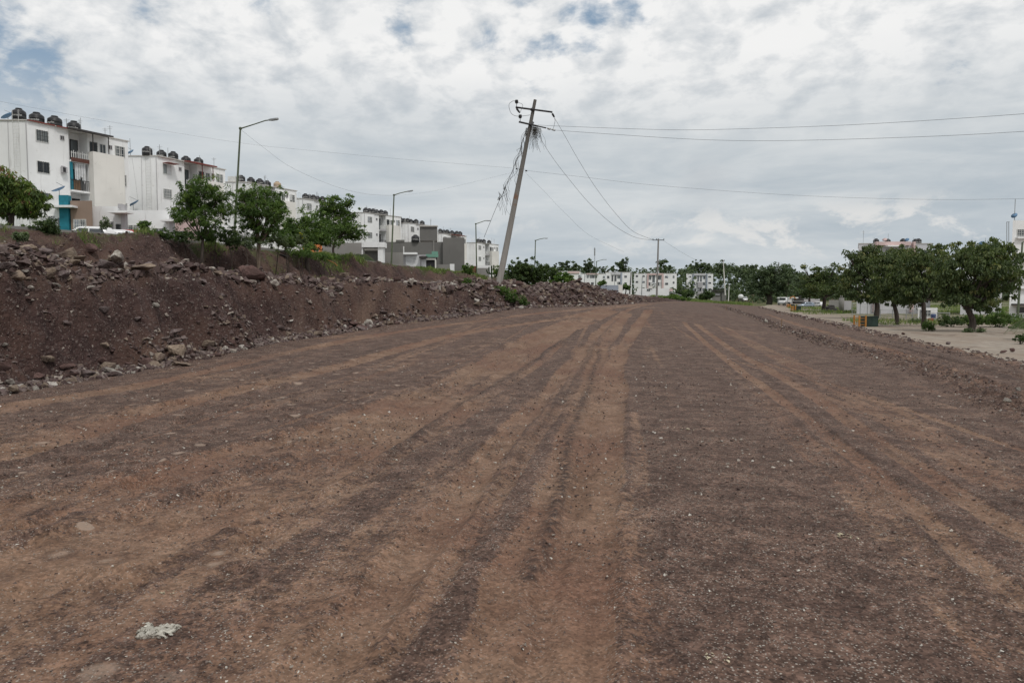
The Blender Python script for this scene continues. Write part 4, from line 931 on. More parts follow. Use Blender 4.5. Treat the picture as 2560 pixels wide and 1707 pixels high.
front('apartment_building', 'white four-storey block with a pink frame around its balconies, behind the far power pole', 'apartment building', 1585, 684, 1692, 746, 272, 12, WHITE,
      wins=far_wins((1589.5, 1606), (688.5, 703), 5.5, 4) + [(1621, 689.5, 1628, 699, GLG), (1631, 688, 1637, 706, GLG), (1645, 690, 1652, 699, GL), (1621, 706, 1626, 714, GL), (1645, 706, 1651, 714, GLG), (1663, 690, 1670, 695, GL), (1663, 707, 1670, 712), (1682, 689, 1686, 695), (1682, 704, 1686, 709), (1606, 719, 1611, 724), (1680, 718, 1684, 723)],
      panels=[(1617, 684.3, 1621, 722, PINKW, .6, 'pillar'), (1654, 684.3, 1658.5, 722, PINKW, .6, 'pillar'), (1621, 684.3, 1654, 687.5, PINKW, .6, 'band'), (1630, 707, 1638, 717, LILAC, .4, 'balcony')])
front('apartment_building', 'white four-storey block with two blue-grey pillars and central balconies, standing alone by the wood', 'apartment building', 1715, 684.5, 1783, 750, 297, 12, WHITE,
      wins=far_wins((1720.5, 1771), (690, 705.5, 721), 6.5, 3.8) + [(x, y, x+5.5, y+7, m_) for (x, y, m_) in ((1735, 690.5, GLG), (1735, 706, GLG), (1734.5, 721, GL), (1757, 690.5, GL), (1757, 706, GLG), (1756, 721, GLG))] + [(1743.5, 690, 1747.5, 704, GLG), (1750, 690, 1754.5, 704, GLG), (1744, 720, 1754, 728, GL)],
      panels=[(1730.8, 684.7, 1734.3, 737, BLUEG, .7, 'pillar'), (1764, 684.7, 1767.8, 737, BLUEG, .7, 'pillar'), (1743, 705.5, 1755, 719.5, GREYP, .9, 'balcony'), (1742, 728, 1755, 737, GREYP, .9, 'balcony'), (1734.5, 684.7, 1763.8, 688.5, LILAC, .5, 'band')])
front('low_building', 'long low white wall-like building in front of the pink-framed block', 'building', 1592, 721, 1673, 752, 150, 5, WHITE, wins=[(1617, 722.5, 1625, 728, GLG)], slabs=[(1673.3, 722, 1682, 728, PINKW, .1, 'side_wall'), (1622, 714.5, 1631, 721, CREAM, .2, 'arch')], roof=False)
front('low_building', 'low blue-grey flat-roofed house behind the far end of the rubble ridge', 'building', 1496, 713, 1546, 735, 132, 5, BLUEG, slabs=[(1546.2, 712, 1556.5, 735, CREAM, .1, 'side_wall'), (1497, 705, 1503.5, 713, WHITE, .2, 'chimney_box'), (1515, 707, 1518, 713, WHITE, .2, 'chimney_box')], roof=False)
front('shack', 'small grey block shack with a sagging tin roof below the solitary white block', 'shack', 1780, 729, 1810, 752, 168, 5, CONC, slabs=[(1778, 724.5, 1816, 727.5, DTIN, .8, 'tin_roof'), (1803, 728, 1815, 752, DCONC, .4, 'side_wall'), (1785, 735, 1799, 737.5, LILAC, .3, 'shelf')], roof=False)
e = empty('canopy', W(1690, 738, 160), 0, 'white cloth canopy beside the long low white building', 'canopy')
m = MB(); m.box(-1.2, 1.0, -1, 1.5, 0, .08, Matrix.Rotation(.28, 4, 'Y') @ Matrix.Translation((0, 0, .2))); m.build('cloth', CLOTH, e); m = MB()
for x in (-1, .8):
    for y in (-.8, 1.3): m.tube([(x, y, -1.8), (x, y, .1)], .04, 6)
m.build('frame', STEEL, e)
# ------------------------------------------------------------------ right-hand blocks
e = front('apartment_building', 'white block with a pink central frame rising above the shade trees on the right', 'apartment building', 2141, 610, 2331, 790, 108, 10, LILAC,
      wins=[(2152, 624, 2168, 634, GL), (2213, 624, 2225, 650, GLG), (2232, 624, 2248, 636, GL), (2252, 624, 2270, 636, GL), (2306, 625, 2317, 636, GL), (2152, 662, 2168, 672, GL), (2306, 662, 2317, 672, GL)],
      panels=[(2181, 605, 2191, 780, PINKW, .6, 'pillar'), (2273, 605, 2284, 780, PINKW, .6, 'pillar'), (2191.2, 605, 2272.8, 614, PINKW, .6, 'band'), (2208, 615, 2250, 618, WHITE, 1.4, 'canopy')])
for (x, h) in ((2158, 2.0), (2185, .9), (2220, 1.5), (2283, .9)): mast(e, W(x, 609, 109.5) - Vector(e.location), h)
dish(e, W(2212, 601, 109) - Vector(e.location), (-.4, -.5, .6), .34, PINKW); dish(e, W(2268, 601, 109) - Vector(e.location), (-.5, -.5, .6), .32, DISHB)
for (x, n) in ((2190, 'leftmost'), (2219, 'second'), (2257, 'third'), (2288, 'fourth'), (2296, 'rightmost')):
    p = W(x, 612, 111); put_tank((p.x, p.y, p.z + .1), .3, f'black water tank, {n} on the pink-framed block on the right', False, .85, group='water tanks on the right-hand blocks')
e = front('apartment_building', 'pale block with a dark red roof edge, between the pink-framed block and the right edge', 'apartment building', 2400, 620, 2510, 790, 100, 9, LILAC, panels=[(2455, 615, 2508, 622, REDT, .4, 'roof_edge')], wins=[(2490, 640, 2506, 665, GL)])
dish(e, W(2455, 610, 100.5) - Vector(e.location), (-.5, -.5, .6), .38, DISHB); mast(e, W(2463, 618, 101) - Vector(e.location), 1.3)
e = front('apartment_building', 'tall white block cut by the right edge, with barred windows and long sills', 'apartment building', 2521, 551, 2760, 815, 73, 10, WHITE,
      wins=[(2543, 574, 2580, 590, GLG, IRONW), (2539, 637, 2580, 651, GL), (2539, 699, 2580, 714, GLG, IRONW), (2540, 768, 2600, 782, GL), (2620, 574, 2660, 590, GLG), (2620, 637, 2660, 651, GLG), (2620, 699, 2660, 714, GLG)],
      panels=[(2539, 593, 2700, 597, WHITE, .35, 'sill'), (2537, 654, 2700, 658, WHITE, .35, 'sill'), (2537, 718, 2700, 722, WHITE, .35, 'sill')], slabs=[(2528, 759, 2700, 763, DTIN, 1.3, 'awning')], roof=False)
m = MB()
for x in (2517, 2522): m.tube([W(x, 555, 72.9) - Vector(e.location), W(x, 640, 72.9) - Vector(e.location)], .03, 6)
m.tube([W(2517, 555, 72.9) - Vector(e.location), W(2524, 555, 73.5) - Vector(e.location)], .03, 6); m.build('drain_pipe', STEEL, e)
dish(e, W(2537, 541, 74) - Vector(e.location), (-.7, -.4, .5), .30, DISHB); mast(e, W(2536, 551, 74) - Vector(e.location), 2.2, r=.03)
# ------------------------------------------------------------------ street lamps
def lamp(bx, by, ex, ey, pts, Y, label, r=.085):
    b = W(bx, by, Y); e = empty('street_lamp', b, 0, label, 'street lamp', 'street lamps along the upper street')
    top = W(ex, ey, Y) - b
    MB().tube([Vector((0, 0, -.6)), Vector((0, 0, 0)), top*.5, top], [r*1.15, r*1.1, r*.95, r*.75], 10).build('pole', LAMPG, e)
    m = MB(); m.tube([Vector((0, 0, -.3)), Vector((0, 0, .02))], .2, 10); m.build('base', CONC, e)
    q = [W(x, y, Y) - b for x, y in pts]
    MB().tube([top] + q, [r*.62] + [r*.5]*len(q), 8).build('arm', LAMPG, e)
    m = MB(); m.lathe([(r*.5, -.10), (r*1.35, -.05), (r*1.35, .08), (r*.5, .12)], 10, tuple(top)); m.build('collar', LAMPG, e, True)
    d = (q[-1] - (q[-2] if len(q) > 1 else top)).normalized(); w = .62
    hd = MB(); a = q[-1]; M = Matrix.Translation(a) @ d.to_track_quat('X', 'Z').to_matrix().to_4x4()
    hd.prism([(-.05, -.06), (.15, -.13), (.55, -.14), (.68, -.07), (.68, .07), (.55, .14), (.15, .13), (-.05, .06)], -.05, .06); hd.v = [tuple(M @ Vector(v)) for v in hd.v]
    h = hd.build('lamp_head', STEEL, e); l = MB().box(.12, .55, -.10, .10, -.075, -.052, M); l.build('lens', GLG, h)
    return e
lamp(583, 640, 601, 322, [(636, 311), (663, 302), (674, 300.5)], 54, 'nearest and tallest street lamp, between the two feathery trees', .085)
lamp(978, 668, 985, 488, [(1000, 483), (1013, 480), (1019, 479)], 87, 'second street lamp, in front of the dark cement wall', .10)
lamp(1192, 692, 1189.5, 560, [(1201, 556), (1212.5, 552), (1216, 552)], 115, 'third street lamp, just left of the leaning utility pole', .11)
lamp(1336, 705, 1338.6, 601.5, [(1349, 598), (1359, 596), (1361, 596)], 140, 'fourth street lamp, rising out of the dark trees right of the leaning pole', .12)
lamp(1488, 740, 1491.5, 654, [(1500, 651), (1508, 649), (1510, 649)], 172, 'fifth and farthest street lamp, over the low white houses', .12)
b = W(2543, 812, 68); e = empty('street_lamp', b, 0, 'green-grey lamp post at the right edge in front of the tall white block', 'street lamp')
t = W(2556, 606, 68) - b; MB().tube([Vector((0, 0, -.5)), Vector((0, 0, 0)), t*.5, t], [.13, .12, .10, .08], 10).build('pole', LAMPG, e)
MB().tube([t, t + Vector((.6, -.3, .25)), t + Vector((1.5, -.6, .45))], .045, 8).build('arm', LAMPG, e); M = Matrix.Translation(t + Vector((1.8, -.7, .47))); MB().box(-.3, .35, -.14, .14, -.05, .06, M).build('lamp_head', STEEL, e)
# ------------------------------------------------------------------ the leaning utility pole
def pole_mat():
    m, nt, b, o = newmat('weathered_concrete_pole'); s = NT(nt); P = s.n('ShaderNodeNewGeometry').outputs['Position']
    sp = s.n('ShaderNodeSeparateXYZ'); s.l(P, sp.inputs[0]); z = sp.outputs[2]
    n = s.noise(P, 3, 5, .65); mp = s.n('ShaderNodeMapping'); s.l(P, mp.inputs[0]); mp.inputs['Scale'].default_value = (6, 6, .35); st = s.noise(mp.outputs[0], 2, 4)
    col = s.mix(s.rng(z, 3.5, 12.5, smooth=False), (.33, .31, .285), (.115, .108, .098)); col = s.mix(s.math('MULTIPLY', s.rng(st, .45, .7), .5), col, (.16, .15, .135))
    rust = s.math('MULTIPLY', s.math('MULTIPLY', s.rng(z, 7.9, 8.2), s.rng(z, 9.0, 8.7)), s.rng(n, .46, .56)); col = s.mix(s.math('MULTIPLY', rust, .7), col, (.20, .085, .035))
    s.l(col, b.inputs['Base Color']); b.inputs['Roughness'].default_value = .9; return m
PY = 48.0
def pole():
    b = W(1245, 722, PY); base = Vector((b.x, b.y, b.z)); e = empty('utility_pole', base, 0, 'concrete utility pole leaning to the right, tangled with dead vines', 'utility pole')
    top = W(1338, 250, PY) - base
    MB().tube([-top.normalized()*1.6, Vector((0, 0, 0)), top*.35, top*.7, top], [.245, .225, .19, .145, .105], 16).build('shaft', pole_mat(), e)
    def P(x, y, dy=0): return W(x, y, PY + dy) - base
    a = MB(); a.tube([P(1289, 268.6, -.18), P(1381, 280.8, -.18)], .062, 6); a.build('crossarm', IRONB, e)
    a = MB(); a.tube([P(1297, 305, -.18), P(1345, 316, -.18)], .062, 6); a.tube([P(1345, 316, -.18), P(1366, 320.5, -.18)], .045, 6); a.build('crossarm', IRONB, e)
    a = MB(); a.tube([P(1327, 310, 0), P(1331, 313, 0)], .21, 10); a.tube([P(1331, 275, 0) + Vector((0, 0, -.06)), P(1331, 275, 0) + Vector((.02, 0, .08))], .15, 10); a.build('clamp', IRONB, e)
    for (x, y) in ((1291.5, 256), (1300.5, 293)):
        o = P(x, y, -.18); i = MB(); i.tube([o + Vector((0, 0, -.33)), o], .022, 6)
        i.lathe([(.03, -.08), (.10, -.07), (.10, -.03), (.05, -.02), (.12, .0), (.12, .05), (.05, .07), (.11, .09), (.10, .14), (.03, .16)], 14, tuple(o)); i.build('pin_insulator', BLACK, e, True)
    for (x0, y0, x1, y1) in ((1290, 270, 1300, 283), (1380, 283, 1386, 294)):
        i = MB(); A, B = P(x0, y0, -.18), P(x1, y1, -.18); i.tube([A, A.lerp(B, .15), A.lerp(B, .2), A.lerp(B, .45), A.lerp(B, .5), A.lerp(B, .75), A.lerp(B, .85), B], [.03, .03, .075, .06, .075, .06, .06, .03], 8); i.build('strain_insulator', IRONB, e)
    i = MB(); A, B = P(1368, 321, -.18), P(1389, 326.5, -.18); i.tube([A, A.lerp(B, .1), A.lerp(B, .35), A.lerp(B, .4), A.lerp(B, .55), A.lerp(B, .6), A.lerp(B, .9), B], [.03, .075, .07, .03, .03, .06, .06, .02], 8); i.build('strain_insulator', STEEL, e)
    j = MB(); j.tube(sm3([P(1291, 254, -.2), P(1283, 253, -.2), P(1274, 259, -.2), P(1272.5, 268, -.2), P(1277, 282, -.2), P(1285, 289, -.2), P(1296, 291, -.2), P(1312, 290, -.1), P(1325, 288, 0)]), .014, 5); j.build('jumper_cable', WIRE, e)
    j = MB(); j.tube(sm3([P(1295, 257, -.2), P(1304, 260, -.2), P(1307, 265, -.2), P(1304, 272, -.2), P(1301, 280, -.2)]), .013, 5); j.build('jumper_cable', WIRE, e)
    j = MB(); j.tube(sm3([P(1386, 295, -.18), P(1387.5, 303, -.2), P(1385, 315, -.2), P(1383, 323, -.2)]), .013, 5); j.build('jumper_cable', WIRE, e)
    j = MB(); j.tube([P(1313, 427, -.1), P(1318, 427.5, -.1)], .05, 6); j.tube([P(1290, 422, -.1), P(1294, 423, -.1)], .05, 6); j.build('cable_clamp', IRONB, e)
    return e, base
def sm3(P, n=5):
    out = []
    for i in range(len(P)-1):
        p0 = P[max(i-1, 0)]; p1 = P[i]; p2 = P[i+1]; p3 = P[min(i+2, len(P)-1)]
        for k in range(n): t = k/n; out.append(.5*((2*p1)+(-p0+p2)*t+(2*p0-5*p1+4*p2-p3)*t*t+(-p0+3*p1-3*p2+p3)*t**3))
    out.append(P[-1]); return out
PE, PB = pole()
def wire(pts, Ya, Yb, label, r=.016, name='power_line'):
    P = []; L = [0]
    for a, b in zip(pts[:-1], pts[1:]): L.append(L[-1] + math.hypot(b[0]-a[0], b[1]-a[1]))
    for (x, y), l in zip(pts, L): t = l/L[-1]; Y = 1/((1-t)/Ya + t/Yb); P.append(W(x, y, Y))
    o = P[0]; q = [p - o for p in sm3(P, 6)]; rr = [r * max(.7, min(3.2, p_.y/55)) for p_ in sm3(P, 6)]
    rr = [q_*.72 for q_ in rr]
    m = MB(); m.tube(q, rr, 5); return tag(m.build(name, WIRE, None, loc=o), label, 'cable')
wire([(1345, 313), (1404, 316), (1676, 325), (1905, 321), (2177, 310), (2560, 285), (2900, 255)], 48, 27, 'upper of two power lines running from the leaning pole to the right edge')
wire([(1389, 326), (1500, 334), (1741, 349), (1959, 352), (2286, 343), (2560, 329), (2900, 305)], 48, 27, 'lower of two power lines running from the leaning pole to the right edge')
wire([(1317, 427), (1450, 442), (1633, 463), (1959, 487), (2286, 498.5), (2560, 497), (2900, 487)], 48, 30, 'sagging cable running from halfway up the leaning pole to the right edge', .010)
wire([(1313, 423), (1150, 410), (980, 396), (780, 377), (604, 358), (300, 309), (0, 254), (-200, 212)], 48, 30, 'thin cable crossing the sky from the leaning pole to the upper left edge', .007)
wire([(605, 327), (660, 370), (720, 414), (800, 452), (870, 476), (930, 487), (985, 489)], 54, 87, 'cable sagging from the nearest street lamp to the second one', .009)
wire([(985, 490), (1060, 482), (1130, 468), (1210, 449), (1312, 424)], 87, 48, 'faint cable rising from the second street lamp to the leaning pole', .005)
wire([(1386, 295), (1410, 336), (1445, 398), (1490, 470), (1540, 535), (1585, 580), (1634, 600)], 48, 130, 'power line from the crossarm end of the leaning pole down to the far pole')
wire([(1342, 331), (1375, 385), (1420, 445), (1480, 515), (1540, 567), (1590, 594), (1634, 600.5)], 48, 130, 'power line from below the crossarm of the leaning pole down to the far pole')
wire([(1312, 430), (1360, 478), (1420, 540), (1480, 592), (1560, 630)], 48, 130, 'faint thin line descending from the middle of the leaning pole', .007)
wire([(1656, 600), (1720, 640), (1780, 668), (1850, 690)], 130, 300, 'faint line running from the far pole towards the wood', .008)
wire([(330, 395), (338, 450), (345, 505)], 70, 70, 'thin cable hanging down the end wall of the second block', .008)
# guy wire with dead vines
GP = [(1324, 312), (1313, 335), (1300, 375), (1288, 410), (1272, 448), (1258, 482), (1250, 498), (1236, 530), (1210, 594)]
gw = wire(GP, 48, 58, 'guy cable hung with dead vines, slanting down left of the leaning pole', .022, 'guy_cable')
def vines():
    rr = random.Random(3); o = Vector(gw.location); m = MB(); PP = [W(x, y, 48 + 10*i/8) for i, (x, y) in enumerate(GP)]
    pts = sm3(PP, 8)
    for k in range(30):
        i = rr.randrange(6, 52); p = pts[min(i, len(pts)-1)]; L = rr.uniform(.3, 1.6) * (1.3 if 20 < i < 46 else .8)
        q = [p + Vector((rr.uniform(-.06, .06), 0, 0))]; d = Vector((rr.uniform(-.15, .35), rr.uniform(-.2, .2), -1))
        for s_ in range(6): q.append(q[-1] + d*L/6 + Vector((rr.gauss(0, .06), rr.gauss(0, .04), 0)))
        m.tube([v - o for v in q], rr.uniform(.005, .012), 4)
    for (x, y) in ((1250, 490), (1262, 470), (1248, 500)):
        p = W(x, y, 55.5) - o
        for k in range(8): m.tube([p, p + Vector((rr.gauss(0, .08), rr.gauss(0, .06), rr.gauss(0, .16)))], .016, 4)
    # a second strand that runs beside the cable
    for off in (.10, -.12, .22):
        m.tube([p + Vector((off*math.sin(i*.5+off*9) + off*.6, 0, 0)) - o for i, p in enumerate(pts[4:50])], .011, 4)
    m.build('dead_vines', DV, gw)
    m = MB(); o = PB
    for k in range(95):
        x = rr.gauss(1337, 7); x = min(max(x, 1322), 1356); p = W(x, 316 + abs(x-1330)*.22, PY - .1); L = abs(rr.gauss(0, .75)) + .15; q = [p]
        d = Vector((rr.uniform(-.3, .3), rr.uniform(-.25, .25), -1))
        for s_ in range(6): q.append(q[-1] + d*L/6 + Vector((rr.gauss(0, .05), rr.gauss(0, .04), rr.gauss(0, .02))))
        m.tube([v - o for v in q], rr.uniform(.005, .010), 4)
    for k in range(16):
        p = W(rr.uniform(1313, 1322), rr.uniform(318, 326), PY - .05); m.tube([p - o, p + Vector((rr.gauss(0, .08), 0, -rr.uniform(.2, .7))) - o], .01, 4)
    m.build('dead_vines', DV, PE)
DV = flat('dry_vine', (.060, .055, .045), .9)
vines()
# ------------------------------------------------------------------ far poles
def post(bx, by, tx, ty, Y, r, label, mat=CONC, arm=None, name='utility_pole', cat='utility pole'):
    b = W(bx, by, Y); e = empty(name, b, 0, label, cat); t = W(tx, ty, Y) - b
    MB().tube([-t*.06, Vector((0, 0, 0)), t], [r, r, r*.7], 8).build('shaft', mat, e)
    if arm:
        m = MB(); y = t.z - .25
        m.box(t.x - arm/2, t.x + arm/2, -.10, .02, y-.06, y+.06)
        m.build('crossarm', IRONB, e); m = MB()
        for x in (-arm/2+.05, -arm/6, arm/2-.05): m.lathe([(.03, 0), (.06, .08), (.09, .12), (.05, .2), (.02, .25)], 8, (t.x+x, -.04, y+.06))
        m.build('insulator', IRONB, e)
    return e
post(1642, 738, 1646, 597, 130, .19, 'upright power pole with one crossarm in the middle distance', CONC, 2.1)
post(1574, 735, 1578, 680, 150, .14, 'short dark pole left of the far power pole', DTIN)
post(1604, 735, 1605.5, 692, 150, .09, 'thin grey post in front of the pink-framed far block', STEEL, name='post', cat='post')
post(1536, 730, 1537, 680, 160, .07, 'thin grey post before the block with the blue-grey pillar', STEEL, name='post', cat='post')
post(1460, 730, 1462, 680, 160, .08, 'thin dark post left of the farthest street lamp', STEEL, name='post', cat='post')
post(1813, 733, 1808, 650, 165, .13, 'pale concrete pole tilted left above the grey shack', CREAM, .6)
post(1821, 750, 1823, 712, 175, .13, 'short pale concrete post right of the grey shack', CREAM, .8)
post(1712, 745, 1713, 705, 190, .07, 'thin post in the bushes left of the solitary white block', STEEL, name='post', cat='post')
def tower(x, yb, yt, Y, label):
    b = W(x, yb, Y); e = empty('radio_mast', b, 0, label, 'radio mast'); h = W(x, yt, Y).z - b.z
    m = MB(); w = .32
    for a in range(3): an = a*2.094; m.tube([(w*math.cos(an), w*math.sin(an), 0), (w*.4*math.cos(an), w*.4*math.sin(an), h)], .05, 4)
    n = 14
    for i in range(n):
        z0, z1 = h*i/n, h*(i+1)/n
        for a in range(3): a0, a1 = a*2.094, (a+1)*2.094; s0, s1 = w*(1-.6*i/n), w*(1-.6*(i+1)/n); m.tube([(s0*math.cos(a0), s0*math.sin(a0), z0), (s1*math.cos(a1), s1*math.sin(a1), z1)], .025, 4)
    m.build('lattice', STEEL, e); m = MB()
    for zz in (.80, .86, .92): m.box(-.35, .35, -.35, .35, h*zz, h*zz+1.4)
    m.build('antenna_panels', STEEL, e)
tower(1486, 725, 618, 420, 'distant radio mast above the trees between the two farthest street lamps')
tower(1945, 735, 655, 500, 'small distant radio mast above the wood on the right')
# ================================================================== vegetation
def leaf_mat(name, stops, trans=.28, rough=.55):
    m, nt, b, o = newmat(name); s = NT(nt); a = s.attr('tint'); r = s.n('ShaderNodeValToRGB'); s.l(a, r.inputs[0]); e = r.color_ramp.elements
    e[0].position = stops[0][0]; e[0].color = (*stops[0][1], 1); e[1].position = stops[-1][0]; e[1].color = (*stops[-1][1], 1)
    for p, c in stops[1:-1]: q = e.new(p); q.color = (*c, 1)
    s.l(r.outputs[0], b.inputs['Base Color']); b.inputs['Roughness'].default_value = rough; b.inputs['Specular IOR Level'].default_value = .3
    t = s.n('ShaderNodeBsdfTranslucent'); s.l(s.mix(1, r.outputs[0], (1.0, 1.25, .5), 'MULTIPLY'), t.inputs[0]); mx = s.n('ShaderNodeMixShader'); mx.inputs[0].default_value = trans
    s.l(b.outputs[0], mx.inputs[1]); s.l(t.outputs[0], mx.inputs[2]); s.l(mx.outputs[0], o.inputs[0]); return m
L_MID = leaf_mat('mid_green_leaves', [(0, (0.046, 0.082, 0.021)), (.5, (0.082, 0.139, 0.032)), (.85, (0.133, 0.205, 0.046)), (1, (0.214, 0.268, 0.071))])
L_DARK = leaf_mat('dark_green_leaves', [(0, (0.036, 0.061, 0.021)), (.5, (0.061, 0.097, 0.032)), (.85, (0.098, 0.147, 0.045)), (1, (0.152, 0.187, 0.062))])
L_FEA = leaf_mat('feathery_leaves', [(0, (0.040, 0.078, 0.018)), (.5, (0.075, 0.132, 0.025)), (.8, (0.121, 0.194, 0.034)), (1, (0.186, 0.256, 0.054))])
L_MANGO = leaf_mat('mango_leaves', [(0, (0.040, 0.066, 0.018)), (.45, (0.075, 0.118, 0.025)), (.70, (0.155, 0.217, 0.039)), (.80, (0.202, 0.248, 0.054)), (.84, (0.186, 0.085, 0.054)), (1, (0.233, 0.109, 0.070))])
L_PALE = leaf_mat('grey_green_leaves', [(0, (0.078, 0.109, 0.054)), (.6, (0.139, 0.178, 0.093)), (1, (0.202, 0.248, 0.124))])
L_FAR = leaf_mat('hazed_distant_leaves', [(0, (0.046, 0.070, 0.035)), (.5, (0.081, 0.116, 0.053)), (1, (0.131, 0.172, 0.074))], .15)  # leaf colours lightened to paint in distance haze; there is no haze volume
L_DRY = leaf_mat('dry_shade_leaves', [(0, (0.048, 0.074, 0.029)), (.5, (0.089, 0.121, 0.045)), (.85, (0.151, 0.178, 0.064)), (1, (0.263, 0.243, 0.101))])
L_GRASS = leaf_mat('grass_blades', [(0, (0.078, 0.124, 0.031)), (.6, (0.155, 0.209, 0.062)), (1, (0.296, 0.296, 0.124))])
def bark_mat(name, a, c):
    m, nt, b, o = newmat(name); s = NT(nt); P = s.n('ShaderNodeNewGeometry').outputs['Position']; mp = s.n('ShaderNodeMapping'); s.l(P, mp.inputs[0]); mp.inputs['Scale'].default_value = (8, 8, 1.5)
    n = s.noise(mp.outputs[0], 1.5, 4); s.l(s.mix(s.rng(n, .35, .65), a, c), b.inputs['Base Color']); b.inputs['Roughness'].default_value = .95; s.l(s.bump(n, .6, .03), b.inputs['Normal']); return m
BARK = bark_mat('dark_bark', (.032, .024, .019), (.07, .055, .045)); BARKL = bark_mat('light_bark', (.10, .075, .055), (.18, .14, .105))
def leaves(blobs, n, clump, leaf, style, seed, ycen=None):
    """blobs: (x, y, z, rx, ry, rz). clump radius m, leaf (length, width). returns arrays"""
    rs = np.random.default_rng(seed); vol = np.array([(b[3]*b[4]*b[5])**.67 for b in blobs]); vol = vol/vol.sum()
    Vs, Ts = [], []
    for b, f in zip(blobs, vol):
        nl = int(n*f); per = 34; nc = max(5, nl//per)
        d = rs.normal(size=(nc, 3)); d /= np.linalg.norm(d, axis=1)[:, None]
        r = rs.uniform(.20, 1.0, nc)**.45 * (1 + .24*rs.normal(size=nc))
        stray = rs.random(nc) < .14; r = np.where(stray, rs.uniform(1.05, 1.35, nc), r)
        C = d * r[:, None] * np.array(b[3:6]) + np.array(b[:3])
        low = d[:, 2] < -.55; C[low, 2] += np.abs(b[5])*.25
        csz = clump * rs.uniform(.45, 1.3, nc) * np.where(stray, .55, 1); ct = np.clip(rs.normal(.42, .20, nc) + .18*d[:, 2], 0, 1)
        k = rs.integers(0, nc, nl)
        if style == 'blade':
            o = rs.normal(size=(nl, 3)) * .5; o[:, 2] *= .5
        else: o = rs.normal(size=(nl, 3)); o /= np.maximum(np.linalg.norm(o, axis=1), .3)[:, None]; o *= rs.random(nl)[:, None]**.5
        P = C[k] + o * csz[k][:, None] * np.array([1, 1, .75])
        if style in ('feather', 'mango'):
            ax = o * np.array([1, 1, .35]) + np.array([0, 0, -.55 if style == 'feather' else -.95]) + rs.normal(size=(nl, 3))*.28
        elif style == 'weep': ax = o*.5 + np.array([0, 0, -.9]) + rs.normal(size=(nl, 3))*.35
        else: ax = rs.normal(size=(nl, 3)) + np.array([0, 0, -.2])
        ax /= np.linalg.norm(ax, axis=1)[:, None]
        up = rs.normal(size=(nl, 3)) + np.array([0, 0, .9]); sd = np.cross(ax, up); sd /= np.maximum(np.linalg.norm(sd, axis=1), 1e-3)[:, None]
        L = leaf[0]*rs.uniform(.6, 1.3, nl)[:, None]; Wd = leaf[1]*rs.uniform(.7, 1.25, nl)[:, None]
        nn = np.cross(ax, sd)
        Q = np.stack([P - ax*L*.5, P + sd*Wd*.5 + nn*Wd*.15, P + ax*L*.5, P - sd*Wd*.5 + nn*Wd*.15], 1)
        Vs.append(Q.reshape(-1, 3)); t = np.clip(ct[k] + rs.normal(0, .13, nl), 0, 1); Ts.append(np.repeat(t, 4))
    V = np.concatenate(Vs); T = np.concatenate(Ts); return V, np.arange(len(V)).reshape(-1, 4), T
def crown_blobs(px, Y, sd):
    out = []; rr = random.Random(sd)
    for (x, y, rx, ry) in px:
        c = W(x, y, Y); out.append([c.x, Y + rr.uniform(-.5, .5)*rx*Y/F, c.z, rx*Y/F, rx*Y/F*.9, ry*Y/F])
    return out
def tree(name, label, cat, tx, Y, blobs, n, clump, leaf, style, mat, trunk=.16, bark=None, seed=1, group=None, tx2=None, base_z=None, stems=1):
    X = (tx - 1280)/F*Y; zb = H(X, Y) if base_z is None else base_z; e = empty(name, (X, Y, zb), 0, label, cat, group); B = crown_blobs(blobs, Y, seed); rr = random.Random(seed)
    V, Q, T = leaves(B, n, clump, leaf, style, seed); V = V - np.array([X, Y, zb])
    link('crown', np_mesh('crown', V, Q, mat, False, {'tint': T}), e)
    if trunk:
        m = MB(); cz = min(b[2] - b[5]*.55 for b in B) - zb; cz = max(cz, .35)
        for s_ in range(stems):
            sx = (s_ - (stems-1)/2) * trunk * 2.2; p0 = Vector((sx, 0, -.4)); p1 = Vector((sx + rr.uniform(-.1, .1)*cz, 0, cz*.5)); p2 = Vector((sx + rr.uniform(-.12, .12)*cz + (0 if tx2 is None else (tx2-tx)/F*Y), 0, cz))
            m.tube(sm3([p0, Vector((sx, 0, .05)), p1, p2], 3), [trunk*1.35 - trunk*.45*i/9 for i in range(10)], 8)
            for b in B:
                q = Vector((b[0]-X, b[1]-Y, b[2]-zb)); mid = p2.lerp(q, .5) + Vector((rr.uniform(-.2, .2), rr.uniform(-.2, .2), -.1*b[5]))
                m.tube(sm3([p2, mid, q], 3), [trunk*.62, trunk*.55, trunk*.48, trunk*.36, trunk*.28, trunk*.2, trunk*.12], 6)
                for k in range(5):
                    dv = Vector((rr.gauss(0, 1), rr.gauss(0, 1), rr.gauss(.3, .8))).normalized(); m.tube([mid.lerp(q, rr.random()), q + Vector((dv.x*b[3], dv.y*b[4], dv.z*b[5]))*.85], [trunk*.2, trunk*.05], 5)
        m.build('trunk', bark or BARK, e, True)
    return e
